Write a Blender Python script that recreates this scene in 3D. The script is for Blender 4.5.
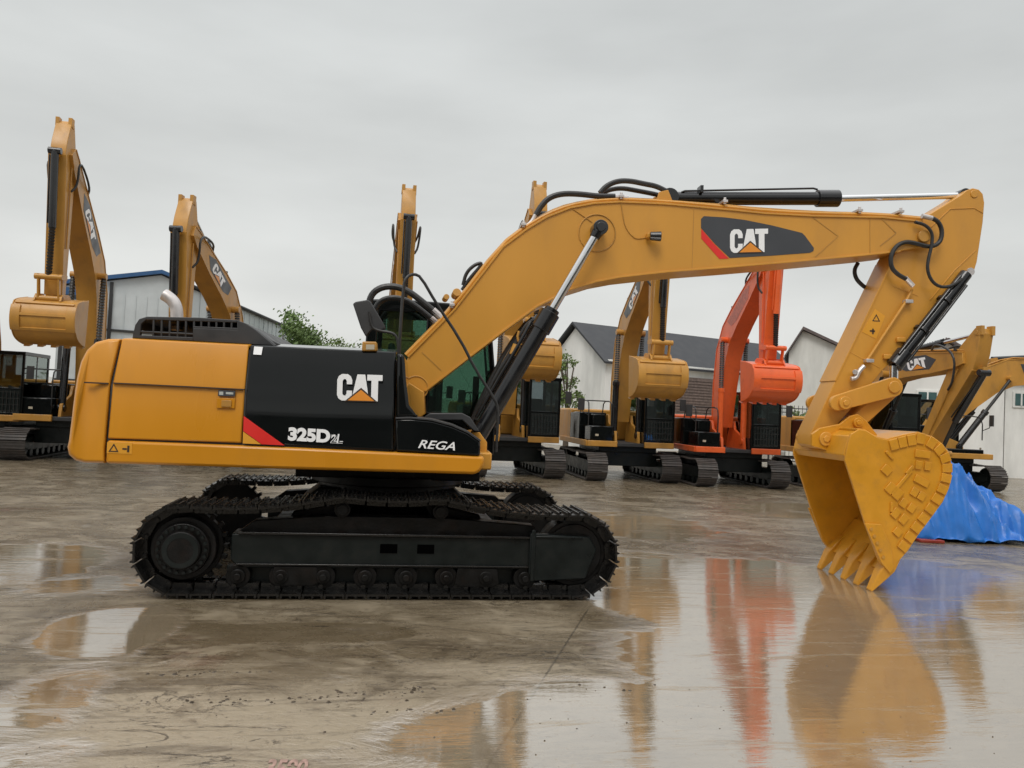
import bpy, bmesh, math, random
from mathutils import Vector, Matrix
random.seed(7)
R = math.radians
S = bpy.context.scene
COL = S.collection
for o in list(bpy.data.objects): bpy.data.objects.remove(o)

# ------------------------------------------------------------------ camera
F, CX, CY, H = 781.5, -0.17, -9.44, 1.93
PITCH, ROLL, YAW = 0.0318, 0.0447, 0.1694
fw = Vector((math.sin(YAW)*math.cos(PITCH), math.cos(YAW)*math.cos(PITCH), math.sin(PITCH)))
rt = Vector((math.cos(YAW), -math.sin(YAW), 0)); upv = rt.cross(fw)
rt2 = rt*math.cos(ROLL)+upv*math.sin(ROLL); up2 = upv*math.cos(ROLL)-rt*math.sin(ROLL)
CAM = Vector((CX, CY, H))
cd = bpy.data.cameras.new('camera'); cam = bpy.data.objects.new('camera', cd); COL.objects.link(cam)
m = Matrix((rt2, up2, -fw)).transposed().to_4x4(); m.translation = CAM
cam.matrix_world = m
cd.sensor_fit = 'HORIZONTAL'; cd.sensor_width = 36; cd.lens = F*36/1024
cd.clip_start = .1; cd.clip_end = 3000
S.camera = cam

# ------------------------------------------------------------------ world, sun, exposure
SUN_EL, SUN_ROT = R(52), R(205)
w = bpy.data.worlds.new('World'); S.world = w; w.use_nodes = True
nt = w.node_tree; N = nt.nodes; L = nt.links; N.clear()
wo = N.new('ShaderNodeOutputWorld'); bg = N.new('ShaderNodeBackground')
sky = N.new('ShaderNodeTexSky'); sky.sky_type = 'NISHITA'; sky.sun_disc = False
sky.sun_elevation = SUN_EL; sky.sun_rotation = SUN_ROT; sky.air_density = 1.0; sky.dust_density = 3
tc = N.new('ShaderNodeTexCoord'); sp = N.new('ShaderNodeSeparateXYZ'); L.new(tc.outputs['Generated'], sp.inputs[0])
# overcast layer: even near the horizon, brighter overhead
rp = N.new('ShaderNodeValToRGB'); cr = rp.color_ramp
cr.elements[0].position = 0.0; cr.elements[0].color = (7.2, 7.2, 6.95, 1)
cr.elements[1].position = 1.0; cr.elements[1].color = (17, 17.2, 17.3, 1)
for p, c in ((.06, (7.2, 7.25, 7.0)), (.22, (6.95, 7.1, 6.95)), (.46, (6.2, 6.4, 6.35)), (.6, (7.5, 7.6, 7.6)), (.8, (13, 13.2, 13.3))):
    e = cr.elements.new(p); e.color = (*c, 1)
L.new(sp.outputs['Z'], rp.inputs[0])
mp = N.new('ShaderNodeMapping'); mp.inputs['Scale'].default_value = (1.4, 1.4, 5); L.new(tc.outputs['Generated'], mp.inputs[0])
nz = N.new('ShaderNodeTexNoise'); nz.inputs['Scale'].default_value = 1.4; nz.inputs['Detail'].default_value = 5; nz.inputs['Roughness'].default_value = .5
L.new(mp.outputs[0], nz.inputs['Vector'])
mr = N.new('ShaderNodeMapRange'); mr.inputs[1].default_value = .3; mr.inputs[2].default_value = .7; mr.inputs[3].default_value = .90; mr.inputs[4].default_value = 1.13
L.new(nz.outputs['Fac'], mr.inputs[0])
ml = N.new('ShaderNodeVectorMath'); ml.operation = 'SCALE'; L.new(rp.outputs[0], ml.inputs[0]); L.new(mr.outputs[0], ml.inputs['Scale'])
mx = N.new('ShaderNodeMix'); mx.data_type = 'RGBA'; mx.inputs[0].default_value = .97
L.new(sky.outputs[0], mx.inputs[6]); L.new(ml.outputs[0], mx.inputs[7]); L.new(mx.outputs[2], bg.inputs[0])
bg.inputs[1].default_value = .1; L.new(bg.outputs[0], wo.inputs[0])
sd = bpy.data.lights.new('sun', 'SUN'); sd.energy = 1.25; sd.angle = R(25); sd.color = (1, .96, .9)
sun = bpy.data.objects.new('sun', sd); COL.objects.link(sun)
sun.rotation_euler = (R(90)-SUN_EL, 0, R(-25))
S.view_settings.view_transform = 'Standard'; S.view_settings.look = 'None'; S.view_settings.exposure = 0.0; S.view_settings.gamma = 1
S.render.engine = 'CYCLES'; S.cycles.max_bounces = 8; S.cycles.transparent_max_bounces = 16

# ------------------------------------------------------------------ measuring: a point of the photograph on a plane of the place
def ray(px, py): return fw + rt2*((px-512)/F) - up2*((py-384)/F)
def onz(px, py, z=0.0):
    d = ray(px, py); return CAM + d*((z-H)/d.z)
UA = -0.075                                   # swing of the upper body of the front excavator
UM = Matrix.Rotation(UA, 4, 'Z')
def at(px, py, y, M=UM):                      # local x, z on the plane local y
    Mi = M.inverted(); c = Mi @ CAM; d = Mi.to_3x3() @ ray(px, py)
    p = c + d*((y-c.y)/d.y); return (p.x, p.z)
def at3(px, py, y, M=UM):
    a = at(px, py, y, M); return Vector((a[0], y, a[1]))

# ------------------------------------------------------------------ materials
def mat(name, col, rough=.5, metal=0., spec=.5, var=.12, vs=3., rvar=.1, bump=0., bs=40., coat=0., dirt=None, streak=1.):
    m = bpy.data.materials.new(name); m.use_nodes = True; t = m.node_tree; n = t.nodes; l = t.links
    b = n['Principled BSDF']; b.inputs['Metallic'].default_value = metal; b.inputs['Specular IOR Level'].default_value = spec
    b.inputs['Coat Weight'].default_value = coat; b.inputs['Coat Roughness'].default_value = .12
    tc = n.new('ShaderNodeTexCoord'); mpn = n.new('ShaderNodeMapping'); mpn.inputs['Scale'].default_value = (1, 1, 1/streak)
    l.new(tc.outputs['Object'], mpn.inputs[0])
    a = n.new('ShaderNodeTexNoise'); a.inputs['Scale'].default_value = vs; a.inputs['Detail'].default_value = 6; l.new(mpn.outputs[0], a.inputs['Vector'])
    c = n.new('ShaderNodeMapRange'); c.inputs[1].default_value = .3; c.inputs[2].default_value = .7; c.inputs[3].default_value = 1-var; c.inputs[4].default_value = 1+var
    l.new(a.outputs['Fac'], c.inputs[0])
    s = n.new('ShaderNodeVectorMath'); s.operation = 'SCALE'; s.inputs[0].default_value = col; l.new(c.outputs[0], s.inputs['Scale'])
    out = s.outputs[0]
    if dirt:
        dcol, amt, dsc = dirt
        d = n.new('ShaderNodeTexNoise'); d.inputs['Scale'].default_value = dsc; d.inputs['Detail'].default_value = 9; d.inputs['Roughness'].default_value = .65
        l.new(mpn.outputs[0], d.inputs['Vector'])
        e = n.new('ShaderNodeMapRange'); e.inputs[1].default_value = .5; e.inputs[2].default_value = .75; e.inputs[3].default_value = 0; e.inputs[4].default_value = amt
        l.new(d.outputs['Fac'], e.inputs[0])
        x = n.new('ShaderNodeMix'); x.data_type = 'RGBA'; l.new(e.outputs[0], x.inputs[0]); l.new(out, x.inputs[6]); x.inputs[7].default_value = (*dcol, 1)
        out = x.outputs[2]
    l.new(out, b.inputs['Base Color'])
    r = n.new('ShaderNodeMapRange'); r.inputs[1].default_value = .3; r.inputs[2].default_value = .7; r.inputs[3].default_value = max(.02, rough-rvar); r.inputs[4].default_value = rough+rvar
    l.new(a.outputs['Fac'], r.inputs[0]); l.new(r.outputs[0], b.inputs['Roughness'])
    if bump:
        q = n.new('ShaderNodeTexNoise'); q.inputs['Scale'].default_value = bs; q.inputs['Detail'].default_value = 4; l.new(tc.outputs['Object'], q.inputs['Vector'])
        bp = n.new('ShaderNodeBump'); bp.inputs['Strength'].default_value = bump; bp.inputs['Distance'].default_value = .01
        l.new(q.outputs['Fac'], bp.inputs['Height']); l.new(bp.outputs[0], b.inputs['Normal'])
    return m
def glass(name, tint, alpha_mix, rough=.03):
    m = bpy.data.materials.new(name); m.use_nodes = True; t = m.node_tree; n = t.nodes; l = t.links
    n.clear(); o = n.new('ShaderNodeOutputMaterial'); tr = n.new('ShaderNodeBsdfTransparent'); tr.inputs[0].default_value = (*tint, 1)
    gl = n.new('ShaderNodeBsdfGlossy'); gl.inputs['Roughness'].default_value = rough; gl.inputs[0].default_value = (.85, .95, .9, 1)
    fr = n.new('ShaderNodeFresnel'); fr.inputs[0].default_value = 1.55
    ad = n.new('ShaderNodeMath'); ad.operation = 'ADD'; ad.inputs[1].default_value = alpha_mix; l.new(fr.outputs[0], ad.inputs[0])
    mxs = n.new('ShaderNodeMixShader'); l.new(ad.outputs[0], mxs.inputs[0]); l.new(tr.outputs[0], mxs.inputs[1]); l.new(gl.outputs[0], mxs.inputs[2]); l.new(mxs.outputs[0], o.inputs[0])
    return m
M = {}
M['yellow'] = mat('yellow_paint', (.63, .295, .040), .36, spec=.45, var=.07, vs=1.5, rvar=.08, bump=.06, bs=14, coat=.12, dirt=((.45, .22, .05), .35, 2.2), streak=3)
M['body'] = mat('yellow_body_paint', (.60, .245, .010), .32, spec=.4, var=.06, vs=1.6, rvar=.07, bump=.03, bs=10, coat=.12, dirt=((.42, .19, .03), .30, 2.5), streak=5)
M['yellow2'] = mat('yellow_paint_weathered', (.50, .245, .040), .42, var=.1, vs=2.5, bump=.08, bs=20, coat=.1, dirt=((.22, .12, .04), .5, 3.0), streak=2)
M['bucket'] = mat('bucket_paint', (.62, .275, .014), .40, var=.08, vs=4, bump=.15, bs=30, coat=.1, dirt=((.3, .15, .04), .35, 7.))
M['black'] = mat('black_panel_paint', (.005, .006, .006), .05, spec=.36, var=.15, vs=2, rvar=.04, coat=0.)
M['dark'] = mat('dark_grey_plastic', (.035, .035, .036), .5, var=.15, vs=5)
M['steel'] = mat('black_track_steel', (.0055, .005, .0045), .42, spec=.26, var=.3, vs=9, rvar=.14, bump=.3, bs=60, dirt=((.022, .013, .009), .6, 5.))
M['shoe'] = mat('track_shoe_steel', (.008, .0075, .007), .22, spec=.6, var=.3, vs=8, rvar=.1, bump=.25, bs=50, dirt=((.018, .013, .01), .6, 6.))
M['slot'] = mat('black_slot', (.0008, .0008, .0008), .9, spec=.02, var=.05)
M['shoe2'] = mat('worn_track_shoe', (.075, .066, .06), .5, var=.3, vs=8, rvar=.1, bump=.3, bs=50, dirt=((.11, .08, .06), .7, 6.))
M['frame'] = mat('track_frame_paint', (.008, .011, .0105), .36, spec=.3, var=.25, vs=6, rvar=.1, bump=.1, bs=40, dirt=((.016, .013, .01), .5, 6.))
M['rubber'] = mat('black_rubber_hose', (.022, .021, .02), .42, var=.2, vs=20)
M['cyl'] = mat('black_cylinder_paint', (.008, .008, .009), .22, var=.2, vs=5, coat=.3)
M['chrome'] = mat('chromed_rod', (.72, .72, .72), .16, metal=1, var=.03, rvar=.05)
M['silver'] = mat('exhaust_aluminium', (.62, .58, .56), .38, metal=.6, var=.12, vs=12)
M['white'] = mat('white_lettering', (.90, .90, .90), .4, var=.02)
M['decal_grey'] = mat('decal_charcoal', (.052, .055, .062), .4, var=.06)
M['red'] = mat('decal_red', (.72, .025, .02), .4, var=.04)
M['orange_tri'] = mat('decal_orange', (.78, .28, .03), .4, var=.04)
M['warn'] = mat('warning_sticker', (.74, .34, .03), .4, var=.04)
M['line'] = mat('dark_outline', (.05, .03, .02), .5, var=.02)
M['orange'] = mat('orange_paint', (.80, .125, .022), .36, var=.07, vs=2, coat=.25, dirt=((.35, .05, .015), .4, 4.))
M['inner'] = mat('cab_interior', (.06, .065, .065), .6, var=.3, vs=6)
M['cloth'] = mat('pale_seat_cover', (.45, .47, .44), .7, var=.2, vs=6)
M['glass'] = glass('green_cab_glass', (.50, .64, .57), .07)
M['glass2'] = glass('grey_cab_glass', (.42, .47, .48), .18)
M['lamp'] = mat('lamp_lens', (.5, .45, .35), .2, var=.05)

# ------------------------------------------------------------------ mesh building
class MB:
    def __init__(s): s.v = []; s.f = []
    def add(s, vs, fs):
        k = len(s.v); s.v += [Vector(v) for v in vs]; s.f += [tuple(i+k for i in f) for f in fs]; return s
    def box(s, x0, x1, y0, y1, z0, z1, M_=None):
        vs = [Vector((x, y, z)) for x in (x0, x1) for y in (y0, y1) for z in (z0, z1)]
        if M_: vs = [M_ @ v for v in vs]
        return s.add(vs, [(0, 1, 3, 2), (4, 6, 7, 5), (0, 4, 5, 1), (2, 3, 7, 6), (0, 2, 6, 4), (1, 5, 7, 3)])
    def prism(s, poly, a, b, ax='y', M_=None):     # poly of 2D points, swept from a to b along the axis
        def P(p, t):
            v = Vector({'y': (p[0], t, p[1]), 'x': (t, p[0], p[1]), 'z': (p[0], p[1], t)}[ax])
            return M_ @ v if M_ else v
        n = len(poly); vs = [P(p, a) for p in poly]+[P(p, b) for p in poly]
        fs = [tuple(range(n)), tuple(reversed(range(n, 2*n)))]+[(i, (i+1) % n, n+(i+1) % n, n+i) for i in range(n)]
        return s.add(vs, fs)
    def strip(s, line, th, a, b, ax='y'):           # plate that follows a 2D line
        pts = [Vector(p) for p in line]; L1 = []; L2 = []
        for i, p in enumerate(pts):
            d = (pts[min(i+1, len(pts)-1)]-pts[max(i-1, 0)]).normalized(); nn = Vector((-d.y, d.x))
            L1.append(p+nn*th/2); L2.append(p-nn*th/2)
        for i in range(len(pts)-1): pass
        return s.prism(L1+L2[::-1], a, b, ax)
    def cyl(s, p0, p1, r, r2=None, n=20):
        p0 = Vector(p0); p1 = Vector(p1); r2 = r if r2 is None else r2
        d = (p1-p0).normalized(); u = d.orthogonal().normalized(); v = d.cross(u)
        vs = [p0+(u*math.cos(2*math.pi*i/n)+v*math.sin(2*math.pi*i/n))*r for i in range(n)]
        vs += [p1+(u*math.cos(2*math.pi*i/n)+v*math.sin(2*math.pi*i/n))*r2 for i in range(n)]
        return s.add(vs, [tuple(range(n)), tuple(reversed(range(n, 2*n)))]+[(i, (i+1) % n, n+(i+1) % n, n+i) for i in range(n)])
    def tube(s, pts, r, n=8, smooth=0):
        pts = [Vector(p) for p in pts]
        for _ in range(smooth):
            q = [pts[0]]
            for i in range(len(pts)-1):
                q += [pts[i]*.75+pts[i+1]*.25, pts[i]*.25+pts[i+1]*.75]
            pts = q+[pts[-1]]
        u = None; vs = []; m_ = len(pts)
        for i, p in enumerate(pts):
            d = (pts[min(i+1, m_-1)]-pts[max(i-1, 0)]).normalized()
            u = d.orthogonal().normalized() if u is None else (u-d*u.dot(d)).normalized()
            v = d.cross(u)
            vs += [p+(u*math.cos(2*math.pi*k/n)+v*math.sin(2*math.pi*k/n))*r for k in range(n)]
        fs = [tuple(range(n)), tuple(reversed(range((m_-1)*n, m_*n)))]
        for i in range(m_-1):
            for k in range(n): fs.append((i*n+k, i*n+(k+1) % n, (i+1)*n+(k+1) % n, (i+1)*n+k))
        return s.add(vs, fs)
    def ring(s, c, ax, r0, r1, h, n=32):
        c = Vector(c); d = Vector(ax).normalized(); u = d.orthogonal().normalized(); v = d.cross(u); vs = []
        for i in range(n):
            e = u*math.cos(2*math.pi*i/n)+v*math.sin(2*math.pi*i/n)
            vs += [c+e*r0, c+e*r1, c+e*r1+d*h, c+e*r0+d*h]
        fs = []
        for i in range(n):
            j = (i+1) % n
            for k in range(4): fs.append((4*i+k, 4*j+k, 4*j+(k+1) % 4, 4*i+(k+1) % 4))
        return s.add(vs, fs)
    def mesh(s, name, ang=35):
        me = bpy.data.meshes.new(name); me.from_pydata(s.v, [], s.f)
        b = bmesh.new(); b.from_mesh(me); bmesh.ops.recalc_face_normals(b, faces=b.faces[:])
        b.to_mesh(me); b.free()
        for p in me.polygons: p.use_smooth = True
        me.set_sharp_from_angle(angle=R(ang)); return me
    def build(s, name, mt, parent=None, bevel=0, ang=35, seg=2):
        o = bpy.data.objects.new(name, s.mesh(name, ang)); COL.objects.link(o)
        o.data.materials.append(mt)
        if parent: o.parent = parent
        if bevel:
            bm_ = o.modifiers.new('bevel', 'BEVEL'); bm_.width = bevel; bm_.segments = seg; bm_.limit_method = 'ANGLE'; bm_.angle_limit = R(30)
        return o
def thing(name, label, cat, loc=(0, 0, 0), rz=0, group=None):
    o = bpy.data.objects.new(name, None); COL.objects.link(o); o.location = loc; o.rotation_euler = (0, 0, rz)
    o['label'] = label; o['category'] = cat
    if group: o['group'] = group
    return o
def tag(o, label=None, cat=None, group=None, kind=None):
    for k, v in (('label', label), ('category', cat), ('group', group), ('kind', kind)):
        if v: o[k] = v
    return o

# lettering: block letters given as polygons in a unit box
GC = [(.30, 0), (.70, 0), (.90, .08), (1, .22), (1, .38), (.64, .38), (.64, .26), (.56, .19), (.44, .19), (.36, .26), (.36, .74), (.44, .81), (.56, .81), (.64, .74), (.64, .62), (1, .62), (1, .78), (.90, .92), (.70, 1), (.30, 1), (.10, .92), (0, .78), (0, .22), (.10, .08)]
GA = [(0, 0), (.33, .30), (.50, .46), (.67, .30), (1, 0), (.72, 1), (.28, 1)]
GT = [(.28, 0), (.72, 0), (.72, .78), (1, .78), (1, 1), (0, 1), (0, .78), (.28, .78)]
def cat_logo(fn, parent, t=.003):
    """fn maps unit logo coordinates (0..1 wide, 0..1 high) and depth to a point"""
    def poly(ps, d0, d1):
        mb = MB(); n = len(ps)
        vs = [fn(p[0], p[1], d0) for p in ps]+[fn(p[0], p[1], d1) for p in ps]
        mb.add(vs, [tuple(range(n)), tuple(reversed(range(n, 2*n)))]+[(i, (i+1) % n, n+(i+1) % n, n+i) for i in range(n)]); return mb
    mb = MB()
    for g, x0, x1, y0 in ((GC, 0, .33, 0), (GA, .30, .72, .0), (GT, .66, 1, 0)):
        if g is GA:
            q = [(.33, .12), (.40, .12), (.53, .42), (.66, .12), (.70, .12), (.615, 1), (.44, 1)]
            hole = None
        else: q = [(x0+(x1-x0)*p[0], y0+(1-y0)*p[1]) for p in g]
        pm = poly(q, 0, t); mb.add(pm.v, pm.f)
    mb.build('lettering', M['white'], parent)
    poly([(.17, -.03), (.90, -.03), (.53, .50)], t, t+.002).build('lettering_outline', M['line'], parent)
    poly([(.24, .01), (.83, .01), (.53, .42)], t+.002, t+.004).build('triangle_emblem', M['orange_tri'], parent)
def text_mesh(txt, size, bold=0., shear=0., extrude=.002):
    c = bpy.data.curves.new('txt', 'FONT'); c.body = txt; c.size = size; c.offset = bold; c.shear = shear; c.extrude = extrude
    o = bpy.data.objects.new('txt', c); COL.objects.link(o); dg = bpy.context.evaluated_depsgraph_get(); dg.update()
    me = bpy.data.meshes.new_from_object(o.evaluated_get(dg)); bpy.data.objects.remove(o); return me
def text(txt, p0, width, height, y, mt, parent, bold=0, shear=0, name='lettering', slope=0.):
    me = text_mesh(txt, 1, bold, shear); xs = [v.co.x for v in me.vertices]; ys = [v.co.y for v in me.vertices]
    sx = width/(max(xs)-min(xs)); sy = height/(max(ys)-min(ys)); x0 = min(xs); y0 = min(ys)
    for v in me.vertices:
        X = (v.co.x-x0)*sx; v.co = Vector((p0[0]+X, y-v.co.z-.002, p0[1]+(v.co.y-y0)*sy+X*slope))
    me.materials.clear(); me.materials.append(mt)
    o = bpy.data.objects.new(name, me); COL.objects.link(o); o.parent = parent; return o

# ------------------------------------------------------------------ ground
def ground_mat():
    m = bpy.data.materials.new('wet_concrete'); m.use_nodes = True; t = m.node_tree; n = t.nodes; l = t.links; b = n['Principled BSDF']
    tc = n.new('ShaderNodeTexCoord'); P = tc.outputs['Object']
    def noise(scale, detail=5, sc=(1, 1, 1), rough=.55, rot=0, dist=0):
        mp = n.new('ShaderNodeMapping'); mp.inputs['Scale'].default_value = sc; mp.inputs['Rotation'].default_value = (0, 0, rot); l.new(P, mp.inputs[0])
        a = n.new('ShaderNodeTexNoise'); a.inputs['Scale'].default_value = scale; a.inputs['Detail'].default_value = detail; a.inputs['Roughness'].default_value = rough; a.inputs['Distortion'].default_value = dist
        l.new(mp.outputs[0], a.inputs['Vector']); return a.outputs['Fac']
    def math_(op, a, b_=None, c=None, clamp=False):
        x = n.new('ShaderNodeMath'); x.operation = op; x.use_clamp = clamp
        for i, q in enumerate((a, b_, c)):
            if q is None: continue
            if isinstance(q, (int, float)): x.inputs[i].default_value = q
            else: l.new(q, x.inputs[i])
        return x.outputs[0]
    def rng(v, a, b_, c=0, d=1, smooth=True):
        x = n.new('ShaderNodeMapRange'); x.interpolation_type = 'SMOOTHSTEP' if smooth else 'LINEAR'
        for i, q in enumerate((a, b_, c, d)): x.inputs[i+1].default_value = q
        l.new(v, x.inputs[0]); return x.outputs[0]
    def mix(f, a, b_):
        x = n.new('ShaderNodeMix'); x.data_type = 'RGBA'
        if isinstance(f, (int, float)): x.inputs[0].default_value = f
        else: l.new(f, x.inputs[0])
        for i, q in ((6, a), (7, b_)):
            if isinstance(q, tuple): x.inputs[i].default_value = (*q, 1)
            else: l.new(q, x.inputs[i])
        return x.outputs[2]
    # puddles: ellipses laid out where water stands
    ell = []
    def E_(cx, cy, rx, ry, amt=1., rot=0.):
        ell.append((cx, cy, rx, ry, amt, rot))
    for (px, py, rx, ry, amt) in PUD:
        g = onz(px, py); E_(g.x, g.y, rx, ry, amt)
    tot = None
    for (cx, cy, rx, ry, amt, rot) in ell:
        mp = n.new('ShaderNodeMapping'); mp.vector_type = 'POINT'
        mp.inputs['Location'].default_value = (-cx/rx, -cy/ry, 0); mp.inputs['Scale'].default_value = (1/rx, 1/ry, 0); l.new(P, mp.inputs[0])
        ln = n.new('ShaderNodeVectorMath'); ln.operation = 'LENGTH'; l.new(mp.outputs[0], ln.inputs[0])
        v = rng(ln.outputs['Value'], .45, 1.25, amt, 0)
        tot = v if tot is None else math_('MAXIMUM', tot, v)
    edge = noise(1.2, 9, (.8, 1.3, 1), .66, .2, .6)
    field = math_('ADD', tot, math_('MULTIPLY', math_('SUBTRACT', edge, .5), 2.5))
    pud = rng(field, .2, .8)
    damp = rng(field, -.1, .5)
    # colour
    big = noise(.35, 6, (1, 1.3, 1), .6, .3, .4)
    swirl = noise(1.5, 10, (.75, 1.1, 1), .70, .22, 1.3)
    drag = noise(1.8, 9, (.3, 2.2, 1), .70, -.12, .8)
    drag2 = noise(5.5, 7, (.22, 2.0, 1), .66, .35, .5)
    fine = noise(15, 10, (.9, 1.1, 1), .76, .1, .4)
    grit = noise(70, 3)
    spots = {}
    for nm, lst in (('light', LIGHTS), ('mud', MUDS)):
        tt = None
        for (px, py, rx, ry, amt) in lst:
            g_ = onz(px, py)
            mp = n.new('ShaderNodeMapping'); mp.inputs['Location'].default_value = (-g_.x/rx, -g_.y/ry, 0); mp.inputs['Scale'].default_value = (1/rx, 1/ry, 0); l.new(P, mp.inputs[0])
            ln = n.new('ShaderNodeVectorMath'); ln.operation = 'LENGTH'; l.new(mp.outputs[0], ln.inputs[0])
            v = rng(ln.outputs['Value'], .3, 1.3, amt, 0); tt = v if tt is None else math_('MAXIMUM', tt, v)
        spots[nm] = tt
    en = math_('MULTIPLY', math_('SUBTRACT', edge, .5), 1.5)
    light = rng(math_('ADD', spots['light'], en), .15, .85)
    mud = rng(math_('ADD', spots['mud'], en), .52, .66)
    c = mix(rng(big, .35, .65), (.122, .092, .054), (.19, .150, .098))
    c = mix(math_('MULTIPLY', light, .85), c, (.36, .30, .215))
    c = mix(math_('MULTIPLY', rng(swirl, .50, .64), .55), c, (.33, .27, .185))
    c = mix(math_('MULTIPLY', rng(drag, .53, .66), .45), c, (.34, .285, .205))
    c = mix(math_('MULTIPLY', rng(drag, .47, .36), .55), c, (.065, .047, .030))
    c = mix(math_('MULTIPLY', rng(drag2, .55, .68), .30), c, (.36, .30, .22))
    c = mix(math_('MULTIPLY', rng(drag2, .44, .34), .35), c, (.06, .045, .028))
    c = mix(math_('MULTIPLY', rng(swirl, .46, .33), .55), c, (.055, .040, .025))
    c = mix(math_('MULTIPLY', rng(fine, .53, .70), .40), c, (.34, .29, .215))
    c = mix(math_('MULTIPLY', rng(fine, .46, .32), .60), c, (.045, .033, .022))
    c = mix(math_('MULTIPLY', mud, .9), c, (.105, .078, .044))
    # thin dark scrapes and cracks
    crk = math_('ABSOLUTE', math_('SUBTRACT', noise(1.7, 7, (.5, 1.6, 1), .62, -.2, 1.2), .5))
    gate = rng(noise(.9, 3, (1, 1, 1), .5, .4), .46, .56)
    c = mix(math_('MULTIPLY', math_('MULTIPLY', rng(crk, .012, .002), gate), .75), c, (.022, .016, .011))
    # joints between the concrete slabs
    mpj = n.new('ShaderNodeMapping'); mpj.inputs['Rotation'].default_value = (0, 0, .42); l.new(P, mpj.inputs[0])
    sj = n.new('ShaderNodeSeparateXYZ'); l.new(mpj.outputs[0], sj.inputs[0])
    for ax, per in (('X', 5.2), ('Y', 4.3)):
        fj = math_('ABSOLUTE', math_('SUBTRACT', math_('FRACT', math_('DIVIDE', math_('ADD', sj.outputs[ax], math_('MULTIPLY', fine, .012)), per)), .5))
        c = mix(math_('MULTIPLY', rng(fj, .0022, .0008), .6), c, (.03, .024, .017))
    redn = noise(.8, 5, (1, 1, 1), .6, 0, .5)
    c = mix(math_('MULTIPLY', rng(redn, .60, .74), .45), c, (.13, .055, .035))
    c = mix(math_('MULTIPLY', rng(grit, .6, .75), .3), c, (.03, .024, .018))
    c = mix(math_('MULTIPLY', pud, .60), c, (.30, .235, .155))  # muddy puddle base painted paler so it warms the sky reflection
    film = math_('SUBTRACT', 1.0, math_('ADD', math_('MULTIPLY', rng(drag, .54, .66), .75), math_('MULTIPLY', rng(fine, .55, .70), .60)), None, True)
    shal = math_('MULTIPLY', pud, film)
    l.new(c, b.inputs['Base Color'])
    # gloss
    rdry = rng(swirl, .35, .65, .17, .40, False)
    wetr = rng(fine, .3, .7, .015, .07, False)
    rr = n.new('ShaderNodeMix'); rr.data_type = 'FLOAT'; l.new(shal, rr.inputs[0]); l.new(rdry, rr.inputs[2]); l.new(wetr, rr.inputs[3])
    rr2 = math_('SUBTRACT', rr.outputs[0], math_('MULTIPLY', math_('SUBTRACT', damp, pud), .10))
    l.new(math_('MAXIMUM', rr2, .03), b.inputs['Roughness'])
    io = n.new('ShaderNodeMix'); io.data_type = 'FLOAT'; l.new(shal, io.inputs[0]); io.inputs[2].default_value = 1.75; io.inputs[3].default_value = 5.4
    l.new(io.outputs[0], b.inputs['IOR'])
    # relief
    h = math_('ADD', math_('ADD', math_('MULTIPLY', swirl, .8), math_('MULTIPLY', drag, .4)), math_('MULTIPLY', fine, .35))
    h = math_('ADD', h, math_('MULTIPLY', grit, .05))
    rip = noise(2.0, 5, (.3, 2.2, 1), .6, .05); rip2 = noise(9, 5, (.35, 1.6, 1), .6, .1)
    hp = math_('ADD', math_('ADD', math_('MULTIPLY', rip, .12), math_('MULTIPLY', rip2, .075)), math_('MULTIPLY', grit, .004))
    hh = n.new('ShaderNodeMix'); hh.data_type = 'FLOAT'; l.new(pud, hh.inputs[0]); l.new(h, hh.inputs[2]); l.new(hp, hh.inputs[3])
    bp = n.new('ShaderNodeBump'); bp.inputs['Strength'].default_value = .55; bp.inputs['Distance'].default_value = .03; l.new(hh.outputs[0], bp.inputs['Height'])
    l.new(bp.outputs[0], b.inputs['Normal'])
    return m
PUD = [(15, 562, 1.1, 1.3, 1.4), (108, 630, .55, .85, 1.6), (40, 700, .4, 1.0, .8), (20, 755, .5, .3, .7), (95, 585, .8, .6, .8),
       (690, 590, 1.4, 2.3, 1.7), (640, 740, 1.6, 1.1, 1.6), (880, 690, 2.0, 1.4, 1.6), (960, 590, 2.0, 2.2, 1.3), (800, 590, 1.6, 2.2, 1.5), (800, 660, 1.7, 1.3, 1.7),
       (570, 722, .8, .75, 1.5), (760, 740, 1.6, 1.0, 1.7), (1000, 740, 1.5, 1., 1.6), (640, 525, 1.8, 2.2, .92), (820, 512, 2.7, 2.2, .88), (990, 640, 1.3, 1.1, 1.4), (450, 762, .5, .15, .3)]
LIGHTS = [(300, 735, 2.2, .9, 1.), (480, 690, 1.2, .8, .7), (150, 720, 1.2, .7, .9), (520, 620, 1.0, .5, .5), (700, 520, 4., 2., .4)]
MUDS = [(310, 632, 1.25, .40, 1.), (210, 628, .7, .22, .7)]
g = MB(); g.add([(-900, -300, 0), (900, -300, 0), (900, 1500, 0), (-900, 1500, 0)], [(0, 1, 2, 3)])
go = g.build('ground', ground_mat()); go['kind'] = 'structure'

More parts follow.
